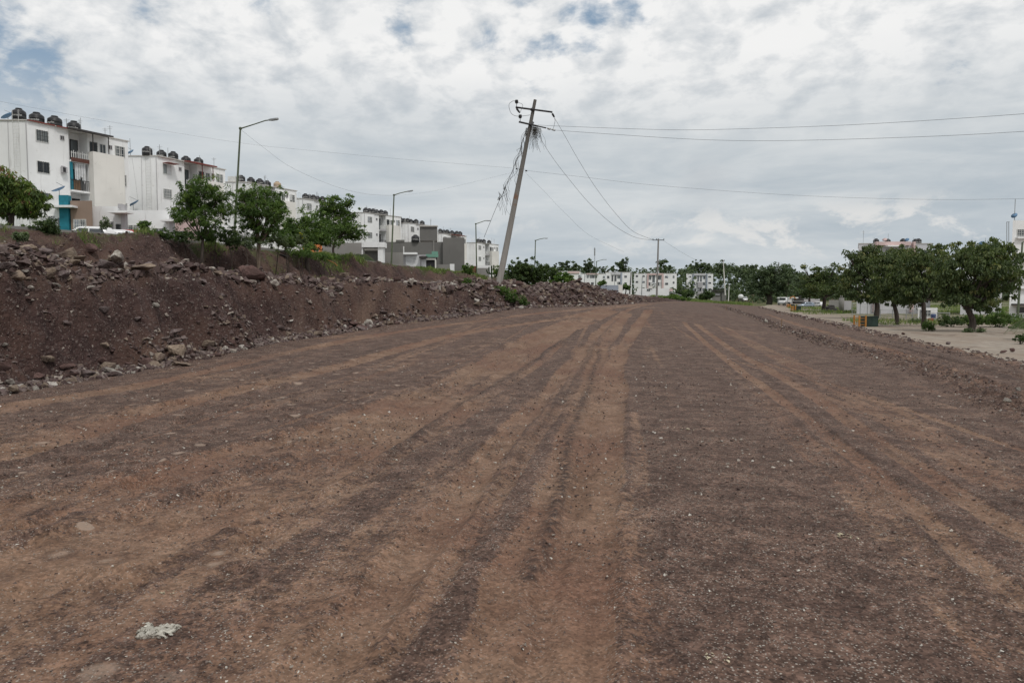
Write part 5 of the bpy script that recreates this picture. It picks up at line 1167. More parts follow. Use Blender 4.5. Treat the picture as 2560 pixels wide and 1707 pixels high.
# --- left side
tree('mango_tree', 'mango tree with drooping leaves and reddish new shoots, cut by the left edge', 'tree', 40, 44, [(5, 462, 48, 34), (45, 478, 42, 32), (78, 500, 34, 34), (20, 515, 60, 32), (60, 525, 38, 24), (-30, 490, 50, 45), (98, 512, 20, 26)], 15000, .34, (.30, .075), 'mango', L_MANGO, .17, seed=3)
tree('feathery_tree', 'feathery dark tree left of the nearest street lamp, with see-through drooping branches', 'tree', 508, 47, [(505, 470, 42, 28), (475, 495, 38, 24), (540, 492, 34, 26), (500, 520, 52, 26), (556, 530, 24, 22), (445, 528, 20, 16), (470, 545, 30, 20), (525, 560, 34, 20), (505, 590, 26, 16)], 13000, .34, (.26, .05), 'feather', L_FEA, .10, seed=5)
tree('feathery_tree', 'fuller bright green tree right of the nearest street lamp, on two pale stems', 'tree', 650, 50, [(640, 485, 38, 24), (672, 500, 36, 30), (618, 515, 36, 30), (655, 530, 50, 30), (695, 545, 26, 28), (625, 560, 36, 24), (670, 575, 36, 18), (700, 520, 18, 24), (605, 490, 14, 18), (640, 600, 26, 14)], 15000, .34, (.25, .052), 'feather', L_FEA, .12, BARKL, 6, stems=2)
tree('round_tree', 'dense round dark green tree, lower one of the pair right of the feathery trees', 'tree', 772, 62, [(735, 570, 34, 30), (770, 560, 40, 32), (800, 575, 40, 36), (760, 590, 60, 28), (710, 590, 26, 24), (825, 600, 26, 22), (786, 600, 48, 20)], 14000, .42, (.17, .11), 'round', L_MID, .16, seed=7)
tree('round_tree', 'taller open-crowned tree whose thin trunk stands before the grey concrete wall', 'tree', 838, 70, [(838, 512, 34, 24), (860, 530, 30, 22), (815, 530, 22, 24), (842, 560, 36, 30), (880, 575, 32, 22), (897, 590, 20, 14), (862, 588, 30, 18), (875, 500, 12, 12), (820, 570, 22, 28)], 12000, .42, (.19, .12), 'round', L_MID, .11, seed=8)
def shrub(label, x, y, rx, ry, Y, n, mat, leaf=(.14, .06), style='round', clump=.22, name='shrub', cat='shrub', seed=None, extra=(), trunk=.03, group=None, base_z=None):
    return tree(name, label, cat, x, Y, [(x, y, rx, ry)] + list(extra), n, clump, leaf, style, mat, trunk, BARK, seed or int(x + y), group, base_z=base_z)
shrub('dark twiggy bush below the white grille windows of the nearest house', 105, 577, 34, 17, 38.5, 3600, L_DARK, extra=[(125, 572, 22, 14), (135, 563, 10, 14), (60, 575, 26, 10)])
shrub('low dark bush at the left edge under the mango tree', 8, 575, 22, 13, 37, 1600, L_DARK)
shrub('small grey-green bush on the slope under the mango tree', 52, 592, 16, 9, 33, 900, L_PALE)
shrub('slender sapling in front of the white parked car', 262, 562, 9, 15, 43, 500, L_PALE, trunk=.02)
shrub('little round sapling on a thin stem before the long white house', 363, 566, 13, 12, 46, 900, L_MID, leaf=(.22, .08), extra=[(363, 582, 5, 5)])
for (x, y, rx, ry, Y, n, mt, lb) in ((410, 588, 30, 12, 46, 1200, L_MID, 'low weedy bush left of the first feathery tree'), (470, 590, 28, 16, 46.5, 1600, L_DARK, 'dark bush touching the foot of the first feathery tree'), (540, 590, 30, 16, 49, 1600, L_DARK, 'dark bush between the first feathery tree and the lamp post'),
        (580, 596, 30, 26, 49, 2400, L_DARK, 'bushy dark shrub at the foot of the nearest street lamp'), (615, 608, 24, 14, 49, 900, L_PALE, 'pale shrub left of the pale tree stems'), (690, 600, 24, 22, 52, 1500, L_PALE, 'grey-green shrub right of the pale tree stems'), (722, 608, 20, 20, 54, 1300, L_PALE, 'grey-green shrub under the dense round tree'),
        (755, 598, 13, 18, 52, 1000, L_PALE, 'upright shrub with a few yellow flowers under the round tree'), (725, 604, 10, 12, 53, 600, L_FEA, 'small bright green shrub under the round tree'), (776, 618, 16, 10, 56, 800, L_MID, 'bright weedy shrub before the orange house'), (755, 632, 36, 12, 50, 1500, L_MID, 'spreading green shrub on the bank edge under the round tree'), (815, 643, 30, 9, 58, 1200, L_FEA, 'grassy green shrub on the bank edge by the grey wall'),
        (1170, 675, 16, 11, 98, 1200, L_FEA, 'light green bush before the brown metal gate'), (1250, 680, 14, 14, 100, 900, L_FEA, 'light green bush right of the leaning pole base'), (1166, 714, 15, 18, 43.5, 1300, L_FEA, 'leafy sapling on the crest of the bank left of the leaning pole')):
    shrub(lb, x, y, rx, ry, Y, n, mt, leaf=(.16, .07) if Y < 70 else (.28, .14), clump=.24 if Y < 70 else .4)
shrub('dark green shrub hiding the foot of the leaning pole', 1255, 734, 28, 15, 43.4, 3000, L_MID, extra=[(1282, 744, 22, 14), (1232, 730, 16, 11), (1298, 755, 16, 9)], leaf=(.13, .06))
shrub('small green bush on the rubble just right of the leaning pole', 1312, 757, 9, 6, 43.9, 400, L_MID)
fl_ = [o for o in scene.objects if o.get('label', '').startswith('upright shrub with a few yellow')][0]
V, Q, T = leaves(crown_blobs([(753, 588, 7, 6), (759, 594, 6, 5)], 51.6, 2), 60, .12, (.10, .09), 'round', 77); M_FLOWER = leaf_mat('yellow_flower', [(0, (.45, .38, .03)), (1, (.62, .55, .06))])
link('flowers', np_mesh('flowers', V - np.array(fl_.location), Q, M_FLOWER, False, {'tint': T}), fl_)
# fronds
def frond_plant(name, label, cat, x, y, Y, L, n, mat, seed, lean=(0, 0)):
    p = W(x, y, Y); z = H(p.x, Y); e = empty(name, (p.x, Y, z), 0, label, cat); rr = random.Random(seed); V, Tn = [], []
    rib = MB(); h = max(p.z - z, .1)
    for k in range(n):
        a = rr.uniform(0, 6.28); el = rr.uniform(.2, 1.15); ln = L*rr.uniform(.75, 1.1); pts = []
        for i in range(9):
            t = i/8; d = ln*t; pts.append(Vector((math.cos(a)*d*math.cos(el*(1-t*.6)) + lean[0]*t, math.sin(a)*d*math.cos(el*(1-t*.6)), h + d*math.sin(el)*(1-t*.9) - .55*ln*t*t)))
        rib.tube(pts, [.018 - .0015*i for i in range(9)], 4)
        for i in range(1, 9):
            for j in range(4):
                q = pts[i-1].lerp(pts[i], j/4); dr = (pts[i]-pts[i-1]).normalized(); sd = dr.cross(Vector((0, 0, 1))).normalized()
                for sg in (-1, 1):
                    ll = L*.32*math.sin(.35 + 2.5*(i+j/4)/9); tip = q + sd*sg*ll*.8 + dr*ll*.5 + Vector((0, 0, -ll*.35)); w = dr*.014
                    V += [q - w, q + w, tip + w*.3, tip - w*.3]; Tn += [rr.uniform(.1, .7)]*4
    V = np.array([v[:] for v in V]); link('fronds', np_mesh('fronds', V, np.arange(len(V)).reshape(-1, 4), mat, False, {'tint': np.array(Tn)}), e); rib.build('frond_stems', BARKL, e)
    m = MB(); m.tube([(0, 0, -.3), (0, 0, h)], [.12, .09], 8); m.build('trunk', BARK, e); return e
frond_plant('palm', 'dark spreading cycad-like palm before the white garage', 'palm', 905, 640, 84, 1.9, 22, L_DARK, 4)
frond_plant('palm', 'young palm reaching in from the right edge over the sandy lot', 'palm', 2590, 800, 38, 1.5, 13, L_MID, 9)
p = W(1229, 690, 110); e = empty('cactus', (p.x, p.y, p.z), 0, 'tall branching cactus by the white framed wall panel', 'cactus')
m = MB(); m.tube([(0, 0, -.5), (0, 0, 1.6)], .13, 8)
for (x, h) in ((-.4, 1.4), (.35, 1.7), (-.75, 1.0)): m.tube([(0, 0, .3), (x*.8, 0, .45), (x, 0, .8), (x, 0, h)], .11, 7)
m.build('stem', L_DARK, e)
# --- beyond the pole
TG = 'trees beyond the leaning pole'
for (tx, Y, bl, n, mt, lb) in ((1312, 96, [(1300, 672, 26, 20), (1325, 678, 32, 24), (1290, 690, 22, 22), (1350, 690, 24, 22), (1320, 700, 36, 18), (1283, 705, 14, 14)], 8000, L_DARK, 'broad dark tree immediately right of the leaning pole'),
        (1375, 118, [(1370, 672, 16, 12), (1385, 685, 22, 16), (1360, 700, 20, 14), (1392, 700, 20, 14)], 3500, L_DARK, 'mid green tree right of the fourth street lamp'),
        (1412, 112, [(1405, 692, 18, 10), (1425, 700, 16, 9), (1395, 705, 20, 10), (1416, 716, 26, 9)], 3200, L_FEA, 'lighter, loose leaved tree in front of the low white terrace'),
        (1362, 105, [(1362, 722, 26, 10), (1340, 716, 22, 10)], 2200, L_DARK, 'low dark thicket under the fourth street lamp'),
        (1500, 130, [(1500, 708, 7, 5), (1508, 707, 8, 5)], 500, L_MID, 'small bush behind the low blue-grey house'), (1563, 138, [(1563, 718, 8, 7)], 600, L_MID, 'small bush right of the low blue-grey house'),
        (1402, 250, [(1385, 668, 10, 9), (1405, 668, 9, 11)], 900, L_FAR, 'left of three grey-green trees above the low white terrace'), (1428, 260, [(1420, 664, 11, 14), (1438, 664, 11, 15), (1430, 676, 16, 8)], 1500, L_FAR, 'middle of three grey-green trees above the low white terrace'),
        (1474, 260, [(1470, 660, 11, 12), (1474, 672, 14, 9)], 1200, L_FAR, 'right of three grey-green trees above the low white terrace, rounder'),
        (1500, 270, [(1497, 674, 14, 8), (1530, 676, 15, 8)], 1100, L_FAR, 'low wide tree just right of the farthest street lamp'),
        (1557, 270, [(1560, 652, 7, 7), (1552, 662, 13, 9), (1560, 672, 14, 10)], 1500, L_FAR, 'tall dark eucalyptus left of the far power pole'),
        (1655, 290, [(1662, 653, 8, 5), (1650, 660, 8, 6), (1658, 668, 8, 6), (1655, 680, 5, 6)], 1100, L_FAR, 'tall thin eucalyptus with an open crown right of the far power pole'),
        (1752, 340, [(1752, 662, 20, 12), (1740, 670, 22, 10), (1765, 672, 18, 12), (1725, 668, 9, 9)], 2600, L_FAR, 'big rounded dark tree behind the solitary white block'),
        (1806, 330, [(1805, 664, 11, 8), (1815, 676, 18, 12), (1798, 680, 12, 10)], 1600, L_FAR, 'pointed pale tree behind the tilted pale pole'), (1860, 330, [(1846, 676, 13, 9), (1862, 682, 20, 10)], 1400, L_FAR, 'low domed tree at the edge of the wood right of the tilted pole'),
        (1695, 165, [(1688, 733, 12, 9), (1700, 738, 16, 8), (1722, 735, 14, 9)], 1500, L_DARK, 'dark bush left below the solitary white block'), (1766, 160, [(1766, 736, 14, 10), (1760, 744, 14, 6)], 1400, L_DARK, 'round dark bush right below the solitary white block'),
        (1675, 128, [(1680, 746, 24, 7), (1700, 749, 26, 5)], 1100, L_MID, 'green weeds at the end of the rubble ridge')):
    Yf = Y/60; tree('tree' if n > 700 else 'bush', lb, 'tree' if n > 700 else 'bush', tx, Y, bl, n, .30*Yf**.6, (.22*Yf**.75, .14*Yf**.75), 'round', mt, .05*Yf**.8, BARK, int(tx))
# --- right side shade trees
GR = 'shade trees along the sandy lot'
RT = [(2430, 47.5, [(2470, 625, 46, 26), (2400, 650, 52, 34), (2450, 670, 60, 38), (2510, 660, 36, 36), (2370, 700, 44, 34), (2430, 725, 56, 34), (2495, 715, 46, 40), (2390, 745, 36, 22), (2460, 760, 40, 20), (2535, 700, 22, 30), (2525, 622, 14, 12)], 20000, 'nearest and largest shade tree on the right, forked trunk and wide drooping crown', .19, 2418),
      (2310, 55.8, [(2300, 650, 44, 26), (2345, 655, 34, 26), (2290, 690, 50, 34), (2340, 700, 38, 36), (2310, 740, 46, 26), (2270, 720, 30, 30), (2345, 622, 16, 14), (2360, 735, 26, 22)], 16000, 'second shade tree from the right with one dark trunk', .17, 2308),
      (2243, 61, [(2245, 645, 34, 24), (2215, 665, 34, 28), (2262, 680, 34, 32), (2235, 710, 42, 32), (2220, 740, 30, 24), (2258, 745, 26, 20)], 12000, 'third shade tree from the right, trunk leaning and split low', .17, 2236),
      (2190, 80, [(2175, 632, 26, 20), (2155, 655, 32, 26), (2195, 665, 32, 28), (2140, 690, 34, 28), (2180, 710, 40, 32), (2205, 735, 28, 22), (2128, 720, 26, 24), (2120, 640, 10, 10), (2165, 740, 34, 18)], 14000, 'fourth shade tree from the right, in front of the pink-framed block', .26, 2190),
      (2058, 140, [(2062, 690, 30, 20), (2030, 705, 30, 20), (2085, 705, 22, 22), (2050, 725, 42, 20), (2098, 728, 18, 20), (2020, 735, 20, 14), (2075, 672, 6, 6), (2090, 664, 6, 6), (2045, 672, 10, 7), (2010, 668, 8, 5)], 9000, 'olive green tree behind the two far cabinets', .35, 2058),
      (2025, 190, [(2005, 700, 18, 14), (2015, 720, 20, 16)], 2600, 'smaller olive tree left of the one behind the far cabinets', .3, 2030),
      (1922, 200, [(1905, 692, 32, 18), (1940, 695, 34, 20), (1920, 718, 46, 22), (1895, 725, 28, 16), (1955, 722, 24, 18), (1930, 675, 34, 10)], 9000, 'broad very dark tree with a thick short trunk by the parked white truck', .75, 1922),
      (1885, 290, [(1883, 670, 12, 9), (1870, 685, 20, 12)], 1500, 'pale tree top rising behind the broad dark tree', .4, 1885), (1965, 290, [(1965, 672, 12, 9), (1985, 684, 18, 12), (1960, 686, 20, 12)], 1700, 'rounded tree top to the right of the broad dark tree', .4, 1965)]
for (tx, Y, bl, n, lb, tk, tx2) in RT:
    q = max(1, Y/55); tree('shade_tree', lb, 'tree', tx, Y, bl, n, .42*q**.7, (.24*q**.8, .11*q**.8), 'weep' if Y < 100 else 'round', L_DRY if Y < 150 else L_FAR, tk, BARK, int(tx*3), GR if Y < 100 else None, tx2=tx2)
for (x, y, rx, ry, Y, n, mt, lb) in ((2385, 803, 30, 14, 56, 2000, L_DARK, 'dark hedge-like bush behind the nearest shade tree, left part'), (2440, 800, 34, 15, 56, 2000, L_MID, 'green bush behind the trunk of the nearest shade tree'), (2500, 798, 40, 20, 55, 2800, L_MID, 'large loose green bush between the nearest shade tree and the lamp post'),
        (2555, 812, 26, 16, 52, 1200, L_MID, 'green bush at the right edge behind the young palm'), (2322, 817, 12, 12, 49, 900, L_MID, 'small leafy sapling in front of the second shade tree'), (2107, 788, 15, 6, 108, 900, L_MID, 'low green bush by the round concrete column'), (2122, 783, 9, 5, 118, 400, L_DARK, 'small dark bush against the pale wall slab'),
        (2282, 803, 11, 5, 66, 500, L_PALE, 'low weeds by the third shade tree'), (2420, 826, 10, 5, 46, 400, L_PALE, 'thin weeds left of the nearest shade tree trunk'), (2450, 826, 9, 4, 46, 350, L_PALE, 'thin weeds right of the nearest shade tree trunk'), (2553, 846, 14, 6, 34, 500, L_DARK, 'dark low shrub under the young palm')):
    q = max(1, Y/50); shrub(lb, x, y, rx, ry, Y, n, mt, leaf=(.14*q, .06*q), clump=.25*q)
# --- the far wood, one mass
def far_wood():
    rs = np.random.default_rng(99); B = []
    for i in range(300):
        x = rs.uniform(1225, 2700); Y = rs.uniform(300, 430); top = 677 + (-6 if x < 1900 else 2) + 5*math.sin(x*.013) + 4*math.sin(x*.041) + rs.normal(0, 4.0); r = rs.uniform(10, 24)
        c = W(x, top + r*.6, Y); B.append([c.x, Y, c.z, r*Y/F, r*Y/F, r*.7*Y/F])
        c = W(x + rs.normal(0, 12), top + r*1.6, Y - 20); B.append([c.x, Y-20, c.z, r*1.1*Y/F, r*Y/F, r*.9*Y/F]); 
        c = W(x + rs.normal(0, 12), 738 + rs.normal(0, 6), Y - 50); B.append([c.x, Y-50, c.z, r*1.2*Y/F, r*Y/F, r*.7*Y/F])
        c = W(x + rs.normal(0, 12), 722 + rs.normal(0, 6), Y - 35); B.append([c.x, Y-35, c.z, r*1.2*Y/F, r*Y/F, r*.8*Y/F])
    V, Q, T = leaves(B, 170000, 1.5, (.9, .6), 'round', 98)
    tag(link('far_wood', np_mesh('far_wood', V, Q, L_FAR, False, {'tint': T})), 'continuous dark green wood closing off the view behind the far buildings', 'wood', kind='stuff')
far_wood()
# --- grass
def blades(X, Y, Hh, Wd, seed, per=5):
    rs = np.random.default_rng(seed); X = np.repeat(X, per) + rs.normal(0, .06, len(X)*per)*np.repeat(np.clip(Y/25, 1, 6), per); Y = np.repeat(Y, per) + rs.normal(0, .06, len(Y)*per); Hh = np.repeat(Hh, per)*rs.uniform(.5, 1.2, len(X)); Z = height(X, Y)
    a = rs.uniform(0, 6.28, len(X)); lx, ly = rs.normal(0, .35, len(X))*Hh, rs.normal(0, .35, len(X))*Hh; w = Wd*np.clip(Y/30, 1, 8)
    dx, dy = np.cos(a)*w, np.sin(a)*w
    V = np.stack([np.stack([X-dx, Y-dy, Z-.03], -1), np.stack([X+dx, Y+dy, Z-.03], -1), np.stack([X+dx*.5+lx*.5, Y+dy*.5+ly*.5, Z+Hh*.6], -1), np.stack([X+lx, Y+ly, Z+Hh], -1)], 1).reshape(-1, 3)
    return V, np.arange(len(V)).reshape(-1, 4), np.repeat(rs.random(len(X)), 4)
def grass():
    rs = np.random.default_rng(8); n = 9000; Y = rs.uniform(26, 120, n); t = -rs.uniform(-.6, 2.0, n); X = np.interp(Y, CURB[:, 1], CURB[:, 0]) - t*.95
    g = fbm(X, Y, 3.0, 3, 12); m = g > np.where(Y < 44, .34, .16); X, Y = X[m], Y[m]
    n = 1600; Y2 = rs.uniform(24, 45, n); x2, y2 = toe_xy(Y2, rs.uniform(8, 13, n)); g = fbm(x2, y2, 2.0, 3, 13); m = g > .38; X = np.concatenate([X, x2[m]]); Y = np.concatenate([Y, y2[m]])
    V, Q, T = blades(X, Y, rs.uniform(.12, .42, len(X)), .012, 3); tag(link('grass', np_mesh('grass', V, Q, L_GRASS, False, {'tint': T})), 'tufts of weedy green grass along the top of the earth bank', 'grass', kind='stuff')
    n = 16000; Y = rs.uniform(60, 210, n); X = Y*rs.uniform(.30, .80, n); g = fbm(X, Y, 14.0, 3, 15); l = sdist(LOTL, X, Y); m = (l < -5) & ((g > .12) | (Y > 150) & (g > -.1)) & (X/Y > .33); X, Y = X[m], Y[m]
    n = 9000; Y2 = rs.uniform(136, 200, n); X2 = Y2*rs.uniform(.20, .34, n); X = np.concatenate([X, X2]); Y = np.concatenate([Y, Y2])
    V, Q, T = blades(X, Y, rs.uniform(.15, .5, len(X)), .014, 4, 3); tag(link('weeds', np_mesh('weeds', V, Q, L_GRASS, False, {'tint': T})), 'rough green weeds on the far side of the sandy lot and field', 'weeds', kind='stuff')
grass()
# ================================================================== vehicles and things on the right-hand lot
PAINTW = flat('white_car_paint', (.72, .72, .72), .25, .02, spec=.6); PAINTS = flat('blue_silver_car_paint', (.25, .29, .34), .25, .03, .4, .6); PAINTR = flat('red_car_paint', (.30, .03, .02), .25, .02, spec=.6)
TYRE = flat('tyre_rubber', (.02, .02, .02), .8); ORNG = flat('orange_steel', (.42, .19, .045), .5); GREENB = flat('dark_green_cabinet', (.028, .048, .040), .5, .2); HEADL = glass_mat('head_lamp', (.5, .5, .5)); TAILL = glass_mat('tail_lamp', (.35, .02, .02))
def wheel(parent, x, y, r=.32, w=.2):
    e = MB(); e.lathe([(r*.6, -w/2), (r*.95, -w/2), (r, -w*.35), (r, w*.35), (r*.95, w/2), (r*.6, w/2)], 18); M = Matrix.Translation((x, y, r)) @ Matrix.Rotation(R(90), 4, 'X'); e.v = [tuple(M @ Vector(v)) for v in e.v]; t = e.build('wheel', TYRE, parent, True)
    h = MB(); h.lathe([(r*.1, -w*.52), (r*.62, -w*.5), (r*.62, w*.5), (r*.1, w*.52)], 14); h.v = [tuple(M @ Vector(v)) for v in h.v]; h.build('rim', STEEL, t, True)
def section_body(secs, mat, name, parent):
    """secs: (x, halfwidth_low, halfwidth_high, z_low, z_mid, z_high)"""
    m = MB(); n0 = 0
    for (x, wl, wh, zl, zm, zh) in secs: m.v += [(x, -wl*.96, zl), (x, -wl, zm), (x, -wh, zh-.03), (x, -wh*.86, zh), (x, wh*.86, zh), (x, wh, zh-.03), (x, wl, zm), (x, wl*.96, zl)]
    k = 8
    for i in range(len(secs)-1):
        a, b = i*k, (i+1)*k
        for j in range(k): q = (j+1) % k; m.f.append((a+j, a+q, b+q, b+j))
    m.f.append(tuple(reversed(range(k)))); m.f.append(tuple((len(secs)-1)*k + j for j in range(k)))
    return m.build(name, mat, parent, True)
def car(p, rz, paint, label, wagon=False, hz=1.45, group=None):
    e = empty('parked_car', p, rz, label, 'car', group); L = 2.1; W2 = .86
    section_body([(-L, .70, .66, .35, .55, .80), (-L+.12, .80, .76, .22, .55, .92), (-1.2, W2, .82, .20, .60, .96), (0, W2, .83, .20, .60, .95), (.95, W2, .81, .20, .60, .92), (1.75, .80, .74, .22, .55, .78), (L, .68, .62, .33, .5, .62)], paint, 'body', e)
    rb = -1.75 if wagon else -1.35
    section_body([(rb-.25, .74, .66, .86, .92, .94), (rb+.1, .76, .60, .86, .95, hz-.08), (rb+.6, .77, .60, .86, .95, hz), (.1, .77, .60, .86, .95, hz), (.45, .76, .60, .86, .95, hz-.08), (1.15, .74, .66, .86, .90, .92)], paint, 'roof', e)
    for s in (-1, 1):
        m = MB()
        for (a, b, c, d) in ((-1.25, -.30, -1.1, -.30), (-.22, .75, -.22, .32)):
            ww = .785; wt = .635; zt = hz-.14
            m.v += [(a, s*ww, .97), (b, s*ww, .97), (d, s*wt, zt), (c, s*wt, zt), (a, s*(ww-.05), .97), (b, s*(ww-.05), .97), (d, s*(wt-.05), zt), (c, s*(wt-.05), zt)]; n = len(m.v)-8
            m.f += [(n, n+1, n+2, n+3), (n+7, n+6, n+5, n+4), (n, n+4, n+5, n+1), (n+3, n+2, n+6, n+7)]
        m.build('side_window', GL, e); MB().box(.55, .70, s*.86-.06, s*.86+.06, .95, 1.08).build('mirror', paint, e)
        MB().box(L-.22, L-.04, s*.52-.14, s*.52+.14, .60, .74).build('headlight', HEADL, e); MB().box(-L+.0, -L+.1, s*.58-.1, s*.58+.1, .65, .86).build('tail_light', TAILL, e)
        for x in (-1.3, 1.32): wheel(e, x, s*.76)
    m = MB(); m.quad((1.10, -.62, .95), (1.10, .62, .95), (.52, .55, hz-.10), (.52, -.55, hz-.10)); m.quad((1.06, -.62, .93), (1.06, .62, .93), (.48, .55, hz-.12), (.48, -.55, hz-.12)); m.build('windscreen', GL, e)
    m = MB(); b = rb-.18; m.quad((b-.03, .60, .98), (b-.03, -.60, .98), (rb+.06, -.52, hz-.15), (rb+.06, .52, hz-.15)); m.quad((b, .60, .98), (b, -.60, .98), (rb+.1, -.52, hz-.15), (rb+.1, .52, hz-.15)); m.build('rear_window', GL, e)
    return e
def at(px, Y, z=None): X = (px-1280)/F*Y; return Vector((X, Y, H(X, Y) if z is None else z))
car(at(222, 50, 1.7 + (748-569)/F*50 - 1.5), R(205), PAINTW, 'white estate car parked on the street, only its roof showing over the bank', True, 1.5)
car(at(292, 53, 1.7 + (748-575)/F*53 - 1.45), R(205), PAINTW, 'pale hatchback parked in front of the white estate car, roof just visible', False, 1.4)
car(at(322, 56, 1.7 + (748-576)/F*56 - 1.45), R(205), PAINTR, 'red car almost hidden behind the bank, right of the pale hatchback', False, 1.42)
car(at(2014, 182, 1.7 - 21/F*182), R(190), PAINTS, 'silver-blue hatchback parked side-on under the olive trees', True, 1.45)
car(at(2043, 190, 1.7 - 20/F*190), R(120), PAINTW, 'white car half hidden behind the olive tree trunk', False, 1.45)
car(at(1862, 250, 1.7 - 5/F*250), R(250), PAINTW, 'white car facing the camera, far away at the edge of the wood', True, 1.6)
car(at(2012, 235, 1.7 - 8/F*235), R(180), PAINTW, 'white car behind the silver-blue hatchback', False, 1.5)
def truck():
    p = at(1958, 198, 1.7 - 15/F*198); e = empty('flatbed_truck', p, R(235), 'white lorry with a bonnet facing the camera by the broad dark tree', 'truck')
    section_body([(1.0, .95, .90, .6, 1.0, 1.35), (2.3, .90, .82, .55, 1.0, 1.28), (2.6, .80, .7, .5, .9, 1.1)], PAINTW, 'bonnet', e)
    section_body([(-.5, 1.0, .9, .55, 1.3, 2.25), (.7, 1.0, .9, .55, 1.3, 2.3), (1.15, 1.0, .95, .55, 1.2, 1.4)], PAINTW, 'cab', e)
    MB().box(.72, 1.05, -.78, .78, 1.45, 2.05, Matrix.Translation((.12, 0, 0))).build('windscreen', GL, e)
    MB().box(-4.6, -.6, -1.1, 1.1, .85, 1.05).box(-4.6, -4.5, -1.1, 1.1, 1.05, 1.8).box(-4.5, -.6, 1.02, 1.1, 1.05, 1.6).box(-4.5, -.6, -1.1, -1.02, 1.05, 1.6).build('flatbed', PAINTW, e)
    MB().box(-4.6, 2.3, -.5, .5, .45, .8).build('chassis', DTIN, e); MB().box(2.55, 2.72, -.85, .85, .45, .68).build('bumper', STEEL, e)
    for x in (1.7, -3.2): 
        for s in (-1, 1): wheel(e, x, s*.85, .45, .28)
truck()
def tank_trailer():
    p = at(1851, 236, 1.7 + 0/F*236 - .9); e = empty('tank_trailer', p, R(60), 'round white tank on a small trailer left of the far white car', 'trailer')
    m = MB(); m.lathe([(.1, -1.0), (.55, -.95), (.78, -.7), (.82, 0), (.78, .7), (.55, .95), (.1, 1.0)], 18); M = Matrix.Translation((0, 0, 1.75)) @ Matrix.Rotation(R(90), 4, 'Y'); m.v = [tuple(M @ Vector(v)) for v in m.v]; m.build('tank', PAINTW, e, True)
    MB().box(-1.3, 1.5, -.7, .7, .6, .95).build('chassis', DTIN, e)
    for s in (-1, 1): wheel(e, 0, s*.7, .35, .2)
tank_trailer()
# low sheds and the pile behind the lorry
front('shed', 'long low white roofed shed behind the parked lorry', 'shed', 1944, 745, 2001, 757, 238, 3, GREYP, slabs=[(1943, 743, 2001, 745.6, WHITE, .6, 'roof_edge')], roof=False)
front('shed', 'low pale shed behind the olive trees', 'shed', 2003, 747, 2050, 760, 225, 3, GREYP, roof=False)
front('block_wall', 'grey block wall between the olive tree and the round concrete column', 'wall', 2072, 750, 2097, 773, 170, .4, CONC, roof=False)
def digger():
    p = at(1996, 215, 1.7 - 12/F*215); e = empty('excavator', p, 0, 'orange and black digger half hidden behind the silver-blue hatchback', 'excavator')
    MB().box(-1.2, 1.2, -.9, .9, .95, 1.6).build('body', DTIN, e); MB().box(-1.5, 1.5, -1.1, -.6, .1, .75).box(-1.5, 1.5, .6, 1.1, .1, .75).build('track', TYRE, e); c = MB().box(-.2, .8, -.8, 0, 1.6, 2.5).build('cab', DARKIN, e)
    MB().tube([(-.8, .2, 1.5), (-1.6, .2, 2.3), (-2.6, .2, 1.9)], .18, 6).build('boom', ORNG, e); MB().tube([(-2.6, .2, 1.9), (-3.0, .2, .9)], .14, 6).build('arm', ORNG, e); MB().box(-3.5, -2.8, -.3, .7, .3, .9).build('bucket', DTIN, e)
digger()
# green cabinets with orange guard frames
def cabinet(x0, x1, yb, yt, Y, label, sx=1.0):
    a = W(x0, yb, Y); b = W(x1, yt, Y); h = b.z - a.z; w = b.x - a.x; e = empty('utility_cabinet', (a.x, Y, a.z), 0, label, 'cabinet', 'green cabinets with orange guards')
    fw = w*.30; 
    MB().box(fw, w, .05, w*.55, -.15, h*.93).build('cabinet_body', GREENB, e); MB().box(fw-.03, w+.03, .0, w*.58, h*.93, h).build('lid', GREENB, e)
    MB().box(fw+.08, fw+(w-fw)*.48, .03, .05, .06, h*.86).build('door', GREENB, e); MB().box(fw+(w-fw)*.52, w-.06, .03, .05, .06, h*.86).build('door', GREENB, e)
    m = MB(); t = .05*sx
    for (x, y) in ((0, .15), (fw-.06*sx, -.12)): m.box(x-t, x+t, y-t, y+t, -.15, h*1.06)
    for z in (.2, .5, .8): m.tube([(0, .15, h*z), (fw-.06*sx, -.12, h*z)], .028*sx, 6)
    for (x, y) in ((0, 1.0), ): m.box(x-t, x+t, y-t, y+t, -.15, h*1.06)
    for z in (.2, .5, .8): m.tube([(0, .15, h*z), (0, 1.0, h*z)], .028*sx, 6)
    m.build('guard_frame', ORNG, e); return e
cabinet(2150, 2197, 817, 790.5, 56.5, 'nearest dark green cabinet with an orange guard rail, alone on the sandy lot')
cabinet(1983.5, 2003, 779, 765.5, 128, 'far dark green cabinet, larger of the two on the left of the lot', 1.6)
cabinet(1971.5, 1987, 769.5, 760.5, 175, 'farthest dark green cabinet, just behind another one', 2.0)
